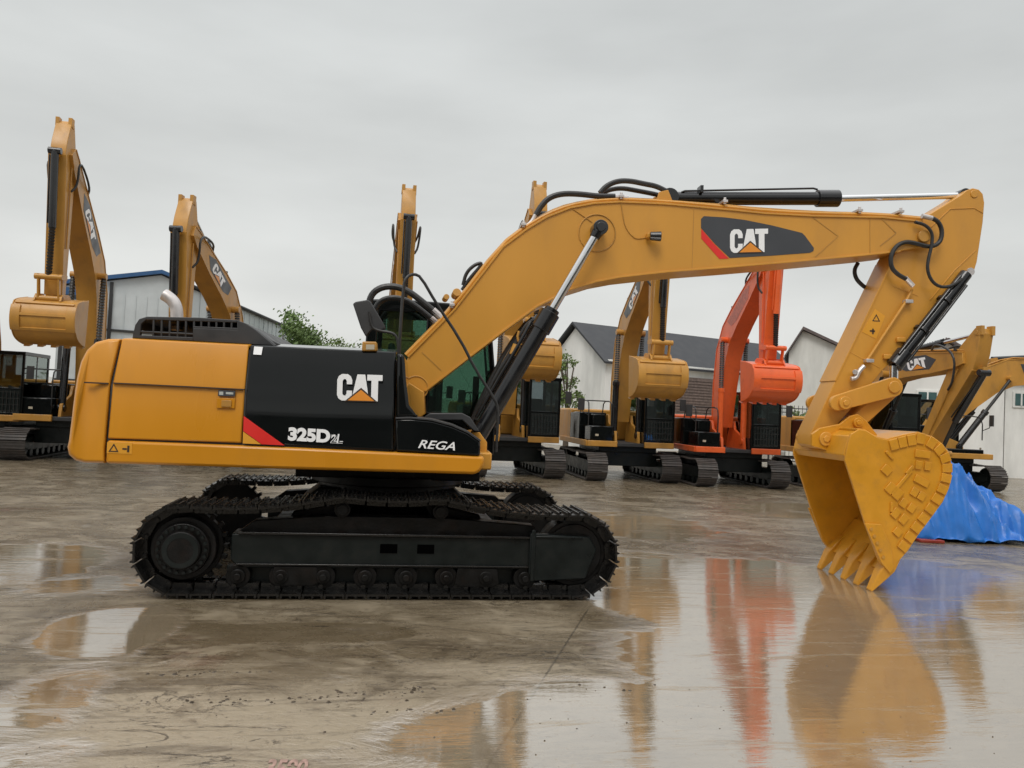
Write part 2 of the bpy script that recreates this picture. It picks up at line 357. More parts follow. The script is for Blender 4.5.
# ------------------------------------------------------------------ crawler track path
def track_path(half, r, zc, sag=.03, carriers=(-.75, .75), lift=0.):
    """closed list of (x, z, tangent angle) every ds along the chain, the plate surface on the outside"""
    pts = []
    n = 400
    for i in range(n): pts.append((-half+2*half*i/n, 0.0+zc-r))
    for i in range(n):
        a = -math.pi/2+math.pi*i/n; pts.append((half+r*math.cos(a), zc+r*math.sin(a)))
    for i in range(n):
        x = half-2*half*i/n; t = (half-x)/(2*half)
        xs = [half]+sorted([c for c in carriers], reverse=True)+[-half]; d = 0
        for a, b in zip(xs[:-1], xs[1:]):
            if b <= x <= a:
                la = 0 if a == half else lift; lb = 0 if b == -half else lift; q_ = (a-x)/(a-b)
                d = math.sin(math.pi*q_)*sag*((a-b)/1.2)**1.5-(la+(lb-la)*q_)
        pts.append((x, zc+r-d))
    for i in range(n):
        a = math.pi/2+math.pi*i/n; pts.append((-half+r*math.cos(a), zc+r*math.sin(a)))
    return pts
def resample(pts, k):
    n = len(pts); cum = [0]
    for i in range(n):
        a = pts[i]; b = pts[(i+1) % n]; cum.append(cum[-1]+math.hypot(b[0]-a[0], b[1]-a[1]))
    T = cum[-1]; out = []; j = 0
    for i in range(k):
        s = T*i/k
        while cum[j+1] < s: j += 1
        t = (s-cum[j])/max(1e-9, cum[j+1]-cum[j]); a = pts[j % n]; b = pts[(j+1) % n]
        jn = (j+6) % n; jp = (j-6) % n
        out.append((a[0]+(b[0]-a[0])*t, a[1]+(b[1]-a[1])*t, math.atan2(pts[jn][1]-pts[jp][1], pts[jn][0]-pts[jp][0])))
    return out, T/k
def shoe_mb(pitch, wd):
    b = MB(); b.box(-pitch/2+.004, pitch/2-.004, -wd/2, wd/2, -.012, .008)
    for k in (-.42, 0., .42): # three grouser bars, pointing outwards (local -z)
        c = k*pitch; b.prism([(c-.011, -.012), (c+.011, -.012), (c+.006, -.036), (c-.006, -.036)], -wd/2, wd/2)
    b.box(-pitch/2+.01, pitch/2-.01, -.16, -.06, .008, .07); b.box(-pitch/2+.01, pitch/2-.01, .06, .16, .008, .07)   # chain link
    b.cyl((pitch*.32, -.185, .045), (pitch*.32, .185, .045), .024, n=8)
    for sx in (-.045, .045):
        for sy in (-.2, .2): b.cyl((sx, sy, -.012), (sx, sy, -.03), .014, n=6)
    return b

# ================================================================== front excavator
ex = thing('excavator', 'large yellow and black crawler excavator side on in front, bucket on wet ground', 'excavator')
HALF, RR, ZC, WD = 1.93, .405, .455, .68
path = track_path(HALF, RR, ZC, .038, (-.46, .52), .13)
NS = 50
samp, pitch = resample(path, NS)
shoe_me = shoe_mb(pitch, WD).mesh('track_shoe'); shoe_me.materials.append(M['shoe'])
def frame_track(yc, sgn):
    """sgn = -1: outside faces -y"""
    tr = MB()
    yo = yc+sgn*.17; yi = yc-sgn*.17
    y0, y1 = min(yo, yi), max(yo, yi)
    prof = [(-1.42, .60), (1.45, .60), (1.47, .58), (1.47, .31), (1.4, .28), (-1.42, .27), (-1.5, .35), (-1.5, .6)]
    tr.prism(prof, y0, y1)
    tr.box(-1.55, 1.4, yc-.05, yc+.05, .10, .27); f = tr.build('crawler_track', M['frame'], ex, .012)
    tc_ = MB(); tc_.prism([(-1.46, .6), (1.62, .6), (1.5, .72), (.6, .78), (-.6, .78), (-1.3, .72)], yc-.10, yc+.10); tc_.build('frame_cover', M['steel'], f, .01)
    fb = MB()   # ledges of the side frame
    fb.box(-1.44, 1.45, yo+sgn*.0, yo+sgn*.035, .598, .622) if sgn > 0 else fb.box(-1.44, 1.45, yo-.035, yo, .598, .622)
    a, b_ = sorted((yo, yo+sgn*.035)); fb.box(-1.44, 1.45, a, b_, .30, .318)
    for hx in (.12, .42): pass
    fb.build('side_ledge', M['shoe'], f, .004)
    hb = MB(); a, b_ = sorted((yo+sgn*.002, yo+sgn*.006))
    for hx in (-.07, .30): hb.box(hx, hx+.17, a, b_, .43, .52)
    hb.build('frame_slot', M['slot'], f)
    # idler yoke cover on the front end
    ib = MB(); a, b_ = sorted((yo-sgn*.03, yo+sgn*.05)); ib.prism([(1.45, .66), (2.08, .63), (2.16, .50), (2.05, .20), (1.5, .17), (1.45, .25)], a, b_)
    ib.prism([(1.46, .70), (1.50, .70), (1.50, .17), (1.46, .17)], *sorted((yo+sgn*.05, yo+sgn*.075)))
    ib.box(1.50, 2.0, *sorted((yo+sgn*.05, yo+sgn*.07)), .615, .64)
    ib.build('idler_guard', M['frame'], f, .015)
    wb = MB(); wb.cyl((HALF, yc-.14, ZC), (HALF, yc+.14, ZC), .345, n=40); wb.ring((HALF, yc-.16, ZC), (0, 1, 0), .1, .30, .32, 40); wb.build('idler', M['steel'], f, .01)
    sb = MB(); sb.cyl((-HALF, yc-.05, ZC), (-HALF, yc+.05, ZC), .34, n=40)
    for k in range(21):
        a0 = 2*math.pi*k/21; c, s_ = math.cos(a0), math.sin(a0)
        T = Matrix.Translation((-HALF, yc, ZC)) @ Matrix.Rotation(-a0, 4, 'Y')
        sb.box(.32, .385, -.04, .04, -.022, .022, T)
    sb.build('sprocket', M['steel'], f, .006)
    fd = MB(); yf = yo+sgn*.02
    fd.cyl((-HALF, yc, ZC), (-HALF, yo+sgn*.03, ZC), .30, n=40); fd.cyl((-HALF, yo+sgn*.03, ZC), (-HALF, yo+sgn*.09, ZC), .255, .245, n=40)
    fd.cyl((-HALF, yo+sgn*.09, ZC), (-HALF, yo+sgn*.15, ZC), .185, .175, n=40)
    fd.build('final_drive', M['steel'], f, .008)
    bb = MB()
    for k in range(22):
        a0 = 2*math.pi*k/22; c, s_ = math.cos(a0), math.sin(a0)
        bb.cyl((-HALF+.218*c, yo+sgn*.085, ZC+.218*s_), (-HALF+.218*c, yo+sgn*.115, ZC+.218*s_), .017, n=6)
    bb.ring((-HALF, yo+sgn*.15, ZC), (0, sgn, 0), .12, .165, .006, 40)
    bb.build('bolt_circle', M['frame'], f)
    for i in range(8):
        rb = MB(); x = -1.42+i*.405
        rb.cyl((x, yc-.17, .19), (x, yc-.06, .19), .115, n=24); rb.cyl((x, yc+.06, .19), (x, yc+.17, .19), .115, n=24); rb.cyl((x, yc-.20, .19), (x, yc+.20, .19), .07, n=20)
        rb.cyl((x, yc-.235, .19), (x, yc+.235, .19), .035, n=12)
        rb.build('track_roller', M['steel'], f, .006)
    for x in (-.46, .52):
        rb = MB(); rb.cyl((x, yc-.15, .85), (x, yc+.15, .85), .08, n=20); rb.box(x-.05, x+.05, yc-.05, yc+.05, .6, .82); rb.cyl((x, yo-.02, .85), (x, yo+.03, .85), .055, n=16)
        rb.build('carrier_roller', M['steel'], f, .005)
    for x0, x1 in ((-1.08, -.68), (.72, 1.12)):
        gb = MB(); a, b_ = sorted((yo-sgn*.01, yo+sgn*.02)); gb.prism([(x0, .29), (x1, .29), (x1+.03, .13), (x1-.03, .10), (x0+.03, .10), (x0-.03, .13)], a, b_)
        gb.build('chain_guard', M['steel'], f, .006)
    for (x, z, a0) in samp:
        o = bpy.data.objects.new('track_shoe', shoe_me); COL.objects.link(o); o.parent = f
        o.location = (x, yc, z); o.rotation_euler = (0, -a0, 0)
    return f
frame_track(-1.295, -1); frame_track(1.295, 1)
cb = MB()
cb.prism([(-.75, .98), (.75, .98), (1.0, .78), (1.0, .62), (-1.0, .62), (-1.0, .78)], -.62, .62)
for s in (-1, 1):
    for sx in (-1, 1): cb.prism([(sx*.35, .92), (sx*.95, .80), (sx*1.15, .45), (sx*.6, .45)], s*.5 if s > 0 else -1.2, 1.2 if s > 0 else -.5)
cb.box(-1.15, 1.15, -1.12, 1.12, .48, .70)
cb.build('lower_frame', M['steel'], ex, .02)
rb = MB(); rb.cyl((0, 0, .8), (0, 0, 1.24), .80, n=48); rb.ring((0, 0, 1.02), (0, 0, 1), .80, .88, .1, 48); rb.box(-1.0, 1.0, -.75, .9, 1.10, 1.2); rb.build('swing_bearing', M['steel'], ex, .01)

# ---- upper body (everything below hangs from one part frame rotated by UA)
def ub(mb, name, mt, parent=None, bevel=0, ang=35):
    o = mb.build(name, mt, ex, bevel, ang) if parent is None else mb.build(name, mt, parent, bevel, ang)
    if parent is None: o.rotation_euler = (0, 0, UA)
    return o
YS = -1.42
def pl(pts, y=YS): return [at(x, yy, y) for x, yy in pts]
# counterweight: side outline swept across with a curved rear
cwp = [(120.3, 338.5), (108, 338.8), (96, 342), (87, 350), (81, 362), (77, 378), (74.3, 396), (71.5, 420), (69, 441), (67.5, 447), (69, 455), (75, 460.5), (84, 463), (105, 463.5), (105, 447.5), (108.6, 406.5), (111.5, 377)]
zc0, zt0 = at(110, 386, YS)[1], at(120, 338.5, -1.26)[1]
def lean(z): return .15*max(0., min(1., (z-zc0)/(zt0-zc0)))
prof = []
for p in cwp:
    q = at(*p, -1.39)
    for _ in range(4): q = at(*p, -1.39+lean(q[1]))
    prof.append(q)
b = MB(); ysl = [-1.42, -1.40, -1.36, -1.28, -1.12, -.8, -.4, 0, .4, .8, 1.12, 1.28, 1.36, 1.40, 1.42]
xf = max(p[0] for p in prof); n = len(prof)
zmin = min(p[1] for p in prof); zmax = max(p[1] for p in prof)
for i, y in enumerate(ysl):
    a = abs(y)
    back = -.33*(1-(a/1.40)**2) if a < 1.4 else 0
    shr = {1.42: .05, 1.40: .02}.get(round(a, 2), 0)
    for k, (x, z) in enumerate(prof):
        t = max(0., min(1., (xf-x)/.5))
        zz = z
        if shr: zz = z+(-(shr*.5) if z > (zmin+zmax)/2 else shr*.5)*(1 if (z > zmax-.2 or z < zmin+.15) else 0)
        b.v.append(Vector((x+(back+shr*1.0)*t, y*(1-lean(zz)/1.42), zz)))
for i in range(len(ysl)-1):
    for k in range(n): b.f.append((i*n+k, i*n+(k+1) % n, (i+1)*n+(k+1) % n, (i+1)*n+k))
b.f += [tuple(range(n)), tuple(reversed(range((len(ysl)-1)*n, len(ysl)*n)))]
cw = ub(b, 'counterweight', M['body'], None, .012, 50)
z_groove = at(90, 382, YS)[1]
b = MB(); p0 = at(83, 381, -1.4); p1 = at(110, 383.5, -1.4); b.box(p0[0]+.02, p1[0]-.01, YS-.004, YS+.03, p1[1]-.008, p1[1]+.006); b.build('groove', M['line'], cw)
# inner body shell (dark) behind the panels
top = at(300, 346, YS)[1]
zb = at(300, 468, YS)[1]; zsk = at(300, 447, YS)[1]
xF = at(484, 455, YS)[0]; xD = at(250, 400, YS)[0]; xE = at(394, 400, YS)[0]; xC = at(112, 400, YS)[0]
b = MB(); zcr = at(180, 386, YS)[1]; b.prism([(YS+.035, zb+.03), (YS+.035, zcr-.03), (YS+.20, top-.05), (1.2, top-.05), (1.37, zcr), (1.37, zb+.03)], xC-.05, xE-.02, 'x'); b.box(xE-.03, xF-.15, -.35, 1.3, zb+.03, zb+.2); b.box(xC-.12, xC, -1.1, 1.1, zb+.1, top-.12)
ub(b, 'machine_body', M['dark'], None, .02)
# yellow engine door: lower flat, upper leaning in
def panel(seam_l, seam_r, ytop_in=.16, mt='body', name='engine_door'):
    """seams as lists of px from top to bottom (3 points: top, crease, bottom)"""
    b = MB(); th = .03
    ys = [YS+ytop_in, YS+.02, YS]
    L_ = [at3(*p, y) for p, y in zip(seam_l, ys)]; R_ = [at3(*p, y) for p, y in zip(seam_r, ys)]
    vs = []
    for a, c in ((L_, R_),):
        for i in range(3): vs += [a[i], c[i], a[i]+Vector((0, .05, 0)), c[i]+Vector((0, .05, 0))]
    fs = []
    for i in range(2):
        k = 4*i; fs += [(k, k+1, k+5, k+4), (k+2, k+6, k+7, k+3), (k, k+4, k+6, k+2), (k+1, k+3, k+7, k+5)]
    fs += [(0, 2, 3, 1), (8, 9, 11, 10)]
    # extra fold at the top edge running in over the hood
    b.add(vs, fs)
    t0 = L_[0]; t1 = R_[0]
    b.add([t0, t1, t1+Vector((0, .5, .06)), t0+Vector((0, .5, .06)), t0+Vector((0, 0, -.04)), t1+Vector((0, 0, -.04)), t1+Vector((0, .5, .02)), t0+Vector((0, .5, .02))],
          [(0, 1, 2, 3), (4, 7, 6, 5), (0, 4, 5, 1), (3, 2, 6, 7), (0, 3, 7, 4), (1, 5, 6, 2)])
    return ub(b, name, M[mt], None, .014)
ed = panel([(121.8, 338.5), (112.5, 383.5), (107.5, 438.5)], [(248.5, 345), (244.5, 389), (241.3, 443)])
pdr = panel([(250.3, 345), (246.3, 389), (243, 443)], [(396, 352), (394, 392), (393, 450.5)], mt='black', name='pump_door')
b = MB(); a0 = at(113, 383, YS); a1 = at(244, 389.5, YS); b.prism([(a0[0], a0[1]-.006), (a1[0], a1[1]-.006), (a1[0], a1[1]+.006), (a0[0], a0[1]+.006)], YS-.006, YS+.04); b.build('crease', M['line'], ed)
b = MB(); b.prism(pl([(217, 398), (235, 398.5), (234.5, 408.5), (216.5, 408)]), YS-.006, YS+.01); hd = b.build('handle', M['body'], ed, .003)
b = MB(); b.prism(pl([(222, 400), (232, 400.3), (231.6, 407), (221.6, 406.8)]), YS-.02, YS-.006); b.build('latch', M['yellow2'], hd, .004)
b = MB(); b.prism(pl([(218.5, 390), (235.5, 390.8), (235, 396.5), (218, 396)]), YS-.005, YS+.0); pt = b.build('emission_plate', M['decal_grey'], ed)
b = MB(); b.prism(pl([(219.5, 391.5), (223.5, 391.7), (223.4, 395), (219.4, 394.8)]), YS-.008, YS-.005); b.prism(pl([(226, 392), (233.5, 392.4), (233.4, 394.5), (226, 394.2)]), YS-.008, YS-.005); b.build('plate_print', M['cloth'], pt)
# skirt
b = MB(); sk = pl([(106.5, 440), (300, 447.5), (484.5, 456.5), (484, 464), (481, 471), (475, 474.5), (300, 469.5), (105, 463.5)])
b.prism([(p[0], p[1]) for p in sk], 1.2, 1.42); ub(b, 'side_skirt', M['body'], None, .03)
b = MB(); b.prism(sk, YS-.004, YS+.22); skirt = ub(b, 'side_skirt', M['body'], None, .03)
b = MB(); b.prism(pl([(107.5, 442), (132.5, 443), (132, 454), (107, 453)]), YS-.008, YS-.003); ws = b.build('warning_sticker', M['warn'], skirt)
b = MB()
def tri_ring(b, c, r, th, y0, y1):
    o_ = [(c[0]+r*math.cos(a), c[1]+r*math.sin(a)) for a in (R(90), R(210), R(330))]; i_ = [(c[0]+(r-th)*math.cos(a), c[1]+(r-th)*math.sin(a)) for a in (R(90), R(210), R(330))]
    for k in range(3): j = (k+1) % 3; b.prism([o_[k], o_[j], i_[j], i_[k]], y0, y1)
c = at(114, 449, YS); tri_ring(b, c, .055, .02, YS-.011, YS-.008)
c = at(126, 448.5, YS); b.box(c[0]-.03, c[0]+.01, YS-.011, YS-.008, c[1]-.012, c[1]+.004); b.box(c[0]+.015, c[0]+.035, YS-.011, YS-.008, c[1]-.035, c[1]+.03)
b.build('warning_symbol', M['line'], ws)
# pump door graphics
YD = YS-.006
b = MB(); b.prism(pl([(243.8, 416), (284.5, 445.3), (262, 444.3), (243.3, 431)]), YD, YS); b.build('red_stripe', M['red'], pdr)
b = MB(); b.prism(pl([(243.2, 431.6), (261.2, 444.3), (242.8, 443.4)]), YD, YS); b.build('yellow_stripe', M['warn'], pdr)
b = MB(); q = [at3(254.5, 346.5, YS+.14), at3(263, 347, YS+.14), at3(261.5, 355, YS+.12), at3(253.5, 354.5, YS+.12)]; q2 = [p+Vector((0, -.012, 0)) for p in q]
b.add(q+q2, [(0, 1, 2, 3), (4, 7, 6, 5), (0, 4, 5, 1), (1, 5, 6, 2), (2, 6, 7, 3), (3, 7, 4, 0)]); b.build('white_sticker', M['white'], pdr)
def logo_fn(p00, p10, p01, y):    # pixel corners lower left, lower right, upper left
    A = Vector((*at(*p00, y), 0)); B = Vector((*at(*p10, y), 0)); C_ = Vector((*at(*p01, y), 0))
    def fn(u, v, d):
        p = A+(B-A)*u+(C_-A)*v; return Vector((p.x, y-d, p.y))
    return fn
cat_logo(logo_fn((336.8, 400.3), (382, 401.5), (337.5, 373.8), YD+.001), pdr)
a = at(288, 440.5, YS); c = at(330, 443, YS); hgt = at(288, 427, YS)[1]-a[1]
text('325D', a, c[0]-a[0], hgt, YD, M['white'], pdr, bold=.055, slope=(c[1]-a[1])/(c[0]-a[0])*1.0)
a = at(331, 442.5, YS); c = at(343.5, 443.2, YS); text('2L', a, c[0]-a[0], at(331, 433, YS)[1]-a[1], YD, M['black'], pdr, bold=-.012, shear=.1)
text('2L', (a[0]-.006, a[1]-.006), c[0]-a[0], at(331, 433, YS)[1]-a[1], YD+.003, M['white'], pdr, bold=.06, shear=.1)
# front storage box
bx_p = [(396, 451), (395.5, 419), (410, 418.5), (432, 420.5), (452, 426), (468, 433), (480.5, 441.5), (480, 456)]
b = MB(); b.prism(pl(bx_p), YS+.0, -.62); tb = ub(b, 'storage_box', M['black'], None, .02)
b = MB(); q = pl([(395.5, 418.3), (410, 417.8), (432, 419.8), (452, 425.3), (468, 432.3), (480.5, 441)]); b.strip(q, .02, YS-.008, -.60); b.build('lid_edge', M['dark'], tb, .004)
a = at(418, 448, YS); c = at(455, 450, YS); text('REGA', a, c[0]-a[0], at(418, 439.5, YS)[1]-a[1]-.0, YS-.004, M['white'], tb, bold=.012, shear=.35, slope=-.03)
# rubber trim column between pump door and box
b = MB(); b.prism(pl([(397.5, 353), (404.5, 355), (406, 380), (409, 405), (418, 417), (396, 418)], YS+.05), YS+.02, -.55); ub(b, 'tank_cover', M['black'], None, .03)
# step pads above box
b = MB(); b.prism(pl([(424, 417), (430, 413), (462, 413), (470, 417), (479, 431), (474, 431), (462, 420), (430, 420)], -.75), -.85, -.5); ub(b, 'tread_plate', M['dark'], None, .01)
# engine cover with grille
YC = -1.12
ec = [(132, 338), (135, 325), (139, 319), (147, 316.5), (200, 317.5), (237, 320), (246, 323.5), (256, 330), (274, 345)]
b = MB(); q = pl(ec, YC)
# outer frame of the near side made of bars, so that the grille is open
def bar(b, p, q_, w_, y0, y1):
    p = Vector(p); q_ = Vector(q_); d = (q_-p).normalized(); nn = Vector((-d.y, d.x))*w_/2; b.prism([p+nn, q_+nn, q_-nn, p-nn], y0, y1)
solid = pl([(237, 320), (246, 323.5), (256, 330), (274, 345.5), (193, 341), (193, 328), (237, 330)], YC); b.prism(solid, YC, YC+.05)
b.prism(pl([(132, 338), (193, 341), (193, 337.2), (133, 335)], YC), YC, YC+.05)
b.prism(pl([(135, 325), (139, 319), (147, 316.5), (200, 317.5), (237, 320), (237, 322.5), (146, 319.6), (141, 324), (140, 336), (132.5, 336)], YC), YC, YC+.05)
for i in range(6):
    x = 152.3+i*8.1; b.prism(pl([(x, 318.5), (x+2, 318.5), (x+1.6, 337.5), (x-.4, 337.5)], YC), YC+.004, YC+.04)
for i in range(5):
    x = 200+i*7.6; b.prism(pl([(x, 319.5), (x+2.2, 319.6), (x+1.7, 330), (x-.3, 330)], YC), YC+.004, YC+.04)
b.prism(pl([(138, 330.5), (193, 333), (193, 335), (138, 332.3)], YC), YC+.004, YC+.04)
b.prism(pl([(193, 326), (240, 328), (240, 330.5), (193, 331)], YC), YC+.002, YC+.045)
# far side, top and ends
topl = pl([(134, 327), (139, 319), (147, 316.5), (200, 317.5), (237, 320), (246, 323.5), (256, 330), (274, 345)], YC)
b.strip([(p[0], p[1]-.012) for p in topl], .024, YC+.052, 1.1)
b.prism(q, 1.1, 1.14)
ecv = ub(b, 'engine_cover', M['dark'], None, .006)
b = MB(); x0, z0 = at(134, 338, YC); x1 = at(250, 338, YC)[0]; b.box(x0+.1, x1-.2, YC+.25, .9, z0-.02, z0+.10); b.build('radiator_block', M['line'], ecv)
b = MB(); t1 = at(284, 346, -.8); b.prism([(topl[-2][0]+.02, t1[1]-.03), (topl[-2][0]+.05, topl[-2][1]-.05), (t1[0], t1[1])], -.9, .6); b.build('rear_slope_cover', M['dark'], ecv, .01)
# exhaust
b = MB(); b.tube([at3(x, y, -.35) for x, y in ((177, 330), (177, 312), (175.5, 305), (172, 300), (167.5, 296.5), (164, 294.5))], .068, 18, 2)
ub(b, 'exhaust_pipe', M['silver'], None)
# lamp box and mirror
b = MB(); b.prism(pl([(363, 342), (377, 342.3), (377.5, 351.5), (362.5, 351.5)], -1.22), -1.3, -1.14); wl = ub(b, 'beacon_lamp', M['yellow2'], None, .012)
b = MB(); b.prism(pl([(366, 344.5), (374.5, 344.6), (374.5, 349.5), (366, 349.5)], -1.3), -1.306, -1.3); b.build('lens', M['lamp'], wl)
b = MB(); b.prism(pl([(353, 304), (356, 302), (368, 300), (371, 302), (385, 326), (385.5, 329), (380, 331), (372, 330), (366, 337), (361, 328)], -1.05), -1.08, -1.03)
mir = ub(b, 'mirror', M['dark'], None, .012)
b = MB(); b.tube([at3(x, y, -1.12) for x, y in ((369, 312), (371, 326), (377, 330.5), (392, 332.5), (397, 337), (398.5, 346), (398, 358))], .014, 8, 2); b.build('mirror_arm', M['rubber'], mir)
b = MB(); b.tube([at3(x, y, yy) for x, y, yy in ((399, 358, -1.1), (400, 335, -1.1), (403.5, 285, -1.05), (407, 276.5, -1.05), (414, 273.8, -1.), (421, 277, -1.), (436, 303, -1.), (460.6, 340, -1.), (475, 369, -1.), (495, 399.5, -1.), (498.5, 410, -1.), (496, 452, -1.))], .017, 8, 1)
ub(b, 'handrail', M['rubber'], None)
# cab on the far side
YN, YF = .5, 1.42
cx0 = at(361, 380, YN)[0]; cx1 = at(497, 380, YN)[0]; cz1 = at(400, 299, YN)[1]; cz0 = zb+.08
def P2(f, g_): return (cx0+(cx1-cx0)*f, cz0+(cz1-cz0)*g_)
b = MB(); roofp = [(cx0+.02, cz1-.10), (cx0+.08, cz1-.02), (cx0+.4, cz1), (cx1-.35, cz1-.02), (cx1-.10, cz1-.1), (cx1-.12, cz1-.16), (cx0+.02, cz1-.16)]
b.prism(roofp, YN, YF)
for y0, y1 in ((YN, YN+.05), (YF-.05, YF)):
    b.prism([(cx0, cz0), (cx0+.14, cz0), (cx0+.18, cz1-.1), (cx0+.04, cz1-.1)], y0, y1)
    b.prism([(cx1-.06, cz0), (cx1, cz0), (cx1+.01, cz0+.75), (cx1-.12, cz1-.1), (cx1-.19, cz1-.1), (cx1-.06, cz0+.75)], y0, y1)
    b.prism([(cx0, cz0), (cx1, cz0), (cx1, cz0+.42), (cx0, cz0+.62)], y0, y1)
    b.prism([(cx0+.78, cz0+.4), (cx0+.85, cz0+.4), (cx0+.85, cz1-.1), (cx0+.78, cz1-.1)], y0, y1)
b.box(cx0, cx1, YN+.05, YF-.05, cz0, cz0+.06); b.box(cx0, cx0+.06, YN+.05, YF-.05, cz0, cz0+1.0)
cab = ub(b, 'cab', M['black'], None, .02)
for y in (YN+.02, YF-.03):
    b = MB(); b.prism([(cx0+.14, cz0+.6), (cx0+.785, cz0+.45), (cx0+.785, cz1-.15), (cx0+.17, cz1-.15)], y, y+.008); b.build('side_window', M['glass'], cab)
    b = MB(); b.prism([(cx0+.845, cz0+.44), (cx1-.06, cz0+.42), (cx1-.06, cz0+.75), (cx1-.18, cz1-.15), (cx0+.845, cz1-.15)], y, y+.008); b.build('side_window', M['glass'], cab)
b = MB(); b.prism([(cx1-.05, cz0+.1), (cx1-.042, cz0+.1), (cx1-.04, cz0+.75), (cx1-.16, cz1-.13), (cx1-.168, cz1-.13), (cx1-.048, cz0+.75)], YN+.05, YF-.05); b.build('windscreen', M['glass'], cab)
b = MB(); b.prism([(cx0+.02, cz0+1.), (cx0+.03, cz0+1.), (cx0+.06, cz1-.15), (cx0+.05, cz1-.15)], YN+.05, YF-.05); b.build('rear_window', M['glass'], cab)
b = MB(); sc = (YN+YF)/2
b.box(cx0+.35, cx0+.85, sc-.25, sc+.25, cz0+.45, cz0+.58); b.box(cx0+.28, cx0+.42, sc-.24, sc+.24, cz0+.55, cz0+1.15); b.box(cx0+.29, cx0+.38, sc-.13, sc+.13, cz0+1.18, cz0+1.4); b.box(cx0+.45, cx0+.75, sc-.15, sc+.15, cz0+.1, cz0+.45)
b.build('seat', M['cloth'], cab, .04)
b = MB(); b.box(cx0+.35, cx0+.95, sc-.42, sc-.30, cz0+.5, cz0+.72); b.cyl((cx0+.92, sc-.35, cz0+.72), (cx0+.94, sc-.35, cz0+.95), .02); b.box(cx1-.3, cx1-.22, YN+.08, YN+.14, cz0+.5, cz0+1.0); b.build('console', M['inner'], cab, .01)

# boom
BY = .27
up_e = [(404, 372), (408, 357), (455, 309), (503, 247), (527, 229), (547, 217), (570, 208), (594, 203.5), (620, 202), (665, 204), (731, 210), (765, 213.5), (813, 216), (882, 217.5), (922, 221.5), (932, 228)]
lo_e = [(931, 240), (922, 247), (900, 251), (880, 253.5), (849, 256.5), (790, 262), (730, 267), (665, 272), (620, 277), (596, 281.5), (569, 290), (537, 306.5), (502, 332), (466, 359.5), (425, 391)]
foot = [(424, 398), (424.5, 408), (420, 413), (413, 413), (408, 406), (405, 390)]
def outline(e, y):  # pixels to local metres
    return [at(x, yy, y) for x, yy in e]
U_ = outline(up_e, -BY); Lo = outline(lo_e, -BY); Fo = outline(foot, -BY)
b = MB(); b.prism(U_+Lo+Fo, -BY, BY)
boom = ub(b, 'boom', M['yellow'], None, .008)
b = MB(); b.strip(U_[1:-1], .022, -BY-.018, BY+.018); b.strip(Lo[2:], .022, -BY-.018, BY+.018); b.build('flange_plate', M['yellow'], boom, .003)
b = MB()  # weld seams and pin bosses
a0 = at(694, 207, -BY); a1 = at(692, 269, -BY); bar(b, a0, a1, .008, -BY-.003, -BY)
a0 = at(409, 385, -BY)
for pa, pb in (((813, 217.5), (838, 236)), ((838, 236), (815, 257)), ((882, 219), (896, 233)), ((896, 233), (880, 246)), ((422, 352), (441, 370)), ((870, 218), (870, 254))):
    bar(b, at(*pa, -BY), at(*pb, -BY), .012, -BY-.005, -BY)
b.build('weld_seam', M['yellow2'], boom)
b = MB(); c = at(922.5, 236.5, -BY); b.cyl((c[0], -BY-.04, c[1]), (c[0], BY+.04, c[1]), .075, n=24); c = at(416, 404, -BY); b.cyl((c[0], -BY-.09, c[1]), (c[0], BY+.09, c[1]), .07, n=24); b.ring((*at3(602, 229, -BY).xz, 0), (0, 1, 0), .1, .2, .01) if False else None
c = at(597, 233, -BY); b.ring((c[0], -BY-.012, c[1]), (0, 1, 0), .215, .23, .012, 40)
c = at(416, 388, -BY); b.ring((c[0], -BY-.008, c[1]), (0, 1, 0), .13, .145, .01, 32)
b.build('pivot_pin', M['yellow2'], boom, .006)
# platform bracket that carries the boom foot
b = MB(); q = pl([(405, 380), (424, 392), (425, 414), (421, 417), (425, 452), (400, 452), (402, 417)], -.36)
b.prism(q, -.40, -.31); b.prism(q, .31, .40); ub(b, 'boom_bracket', M['yellow'], None, .01)
# boom decal
dec = [(701, 219), (703.7, 216.2), (725, 217.5), (744.7, 220), (772, 225.5), (802, 233), (805, 236), (813.8, 248), (813.4, 251), (810, 252.8), (772, 255.6), (729.7, 258), (715, 244), (701, 228)]
b = MB(); b.prism(outline(dec, -BY), -BY-.004, -BY+.001); dc = b.build('boom_decal', M['decal_grey'], boom)
b = MB(); b.prism(outline([(701.2, 229), (714.4, 244.4), (728.7, 258.6), (719.4, 259), (701.2, 238.5)], -BY), -BY-.0045, -BY+.001); b.build('red_stripe', M['red'], boom)
cat_logo(logo_fn((730, 253), (768, 252), (730, 229.5), -BY-.004), boom)
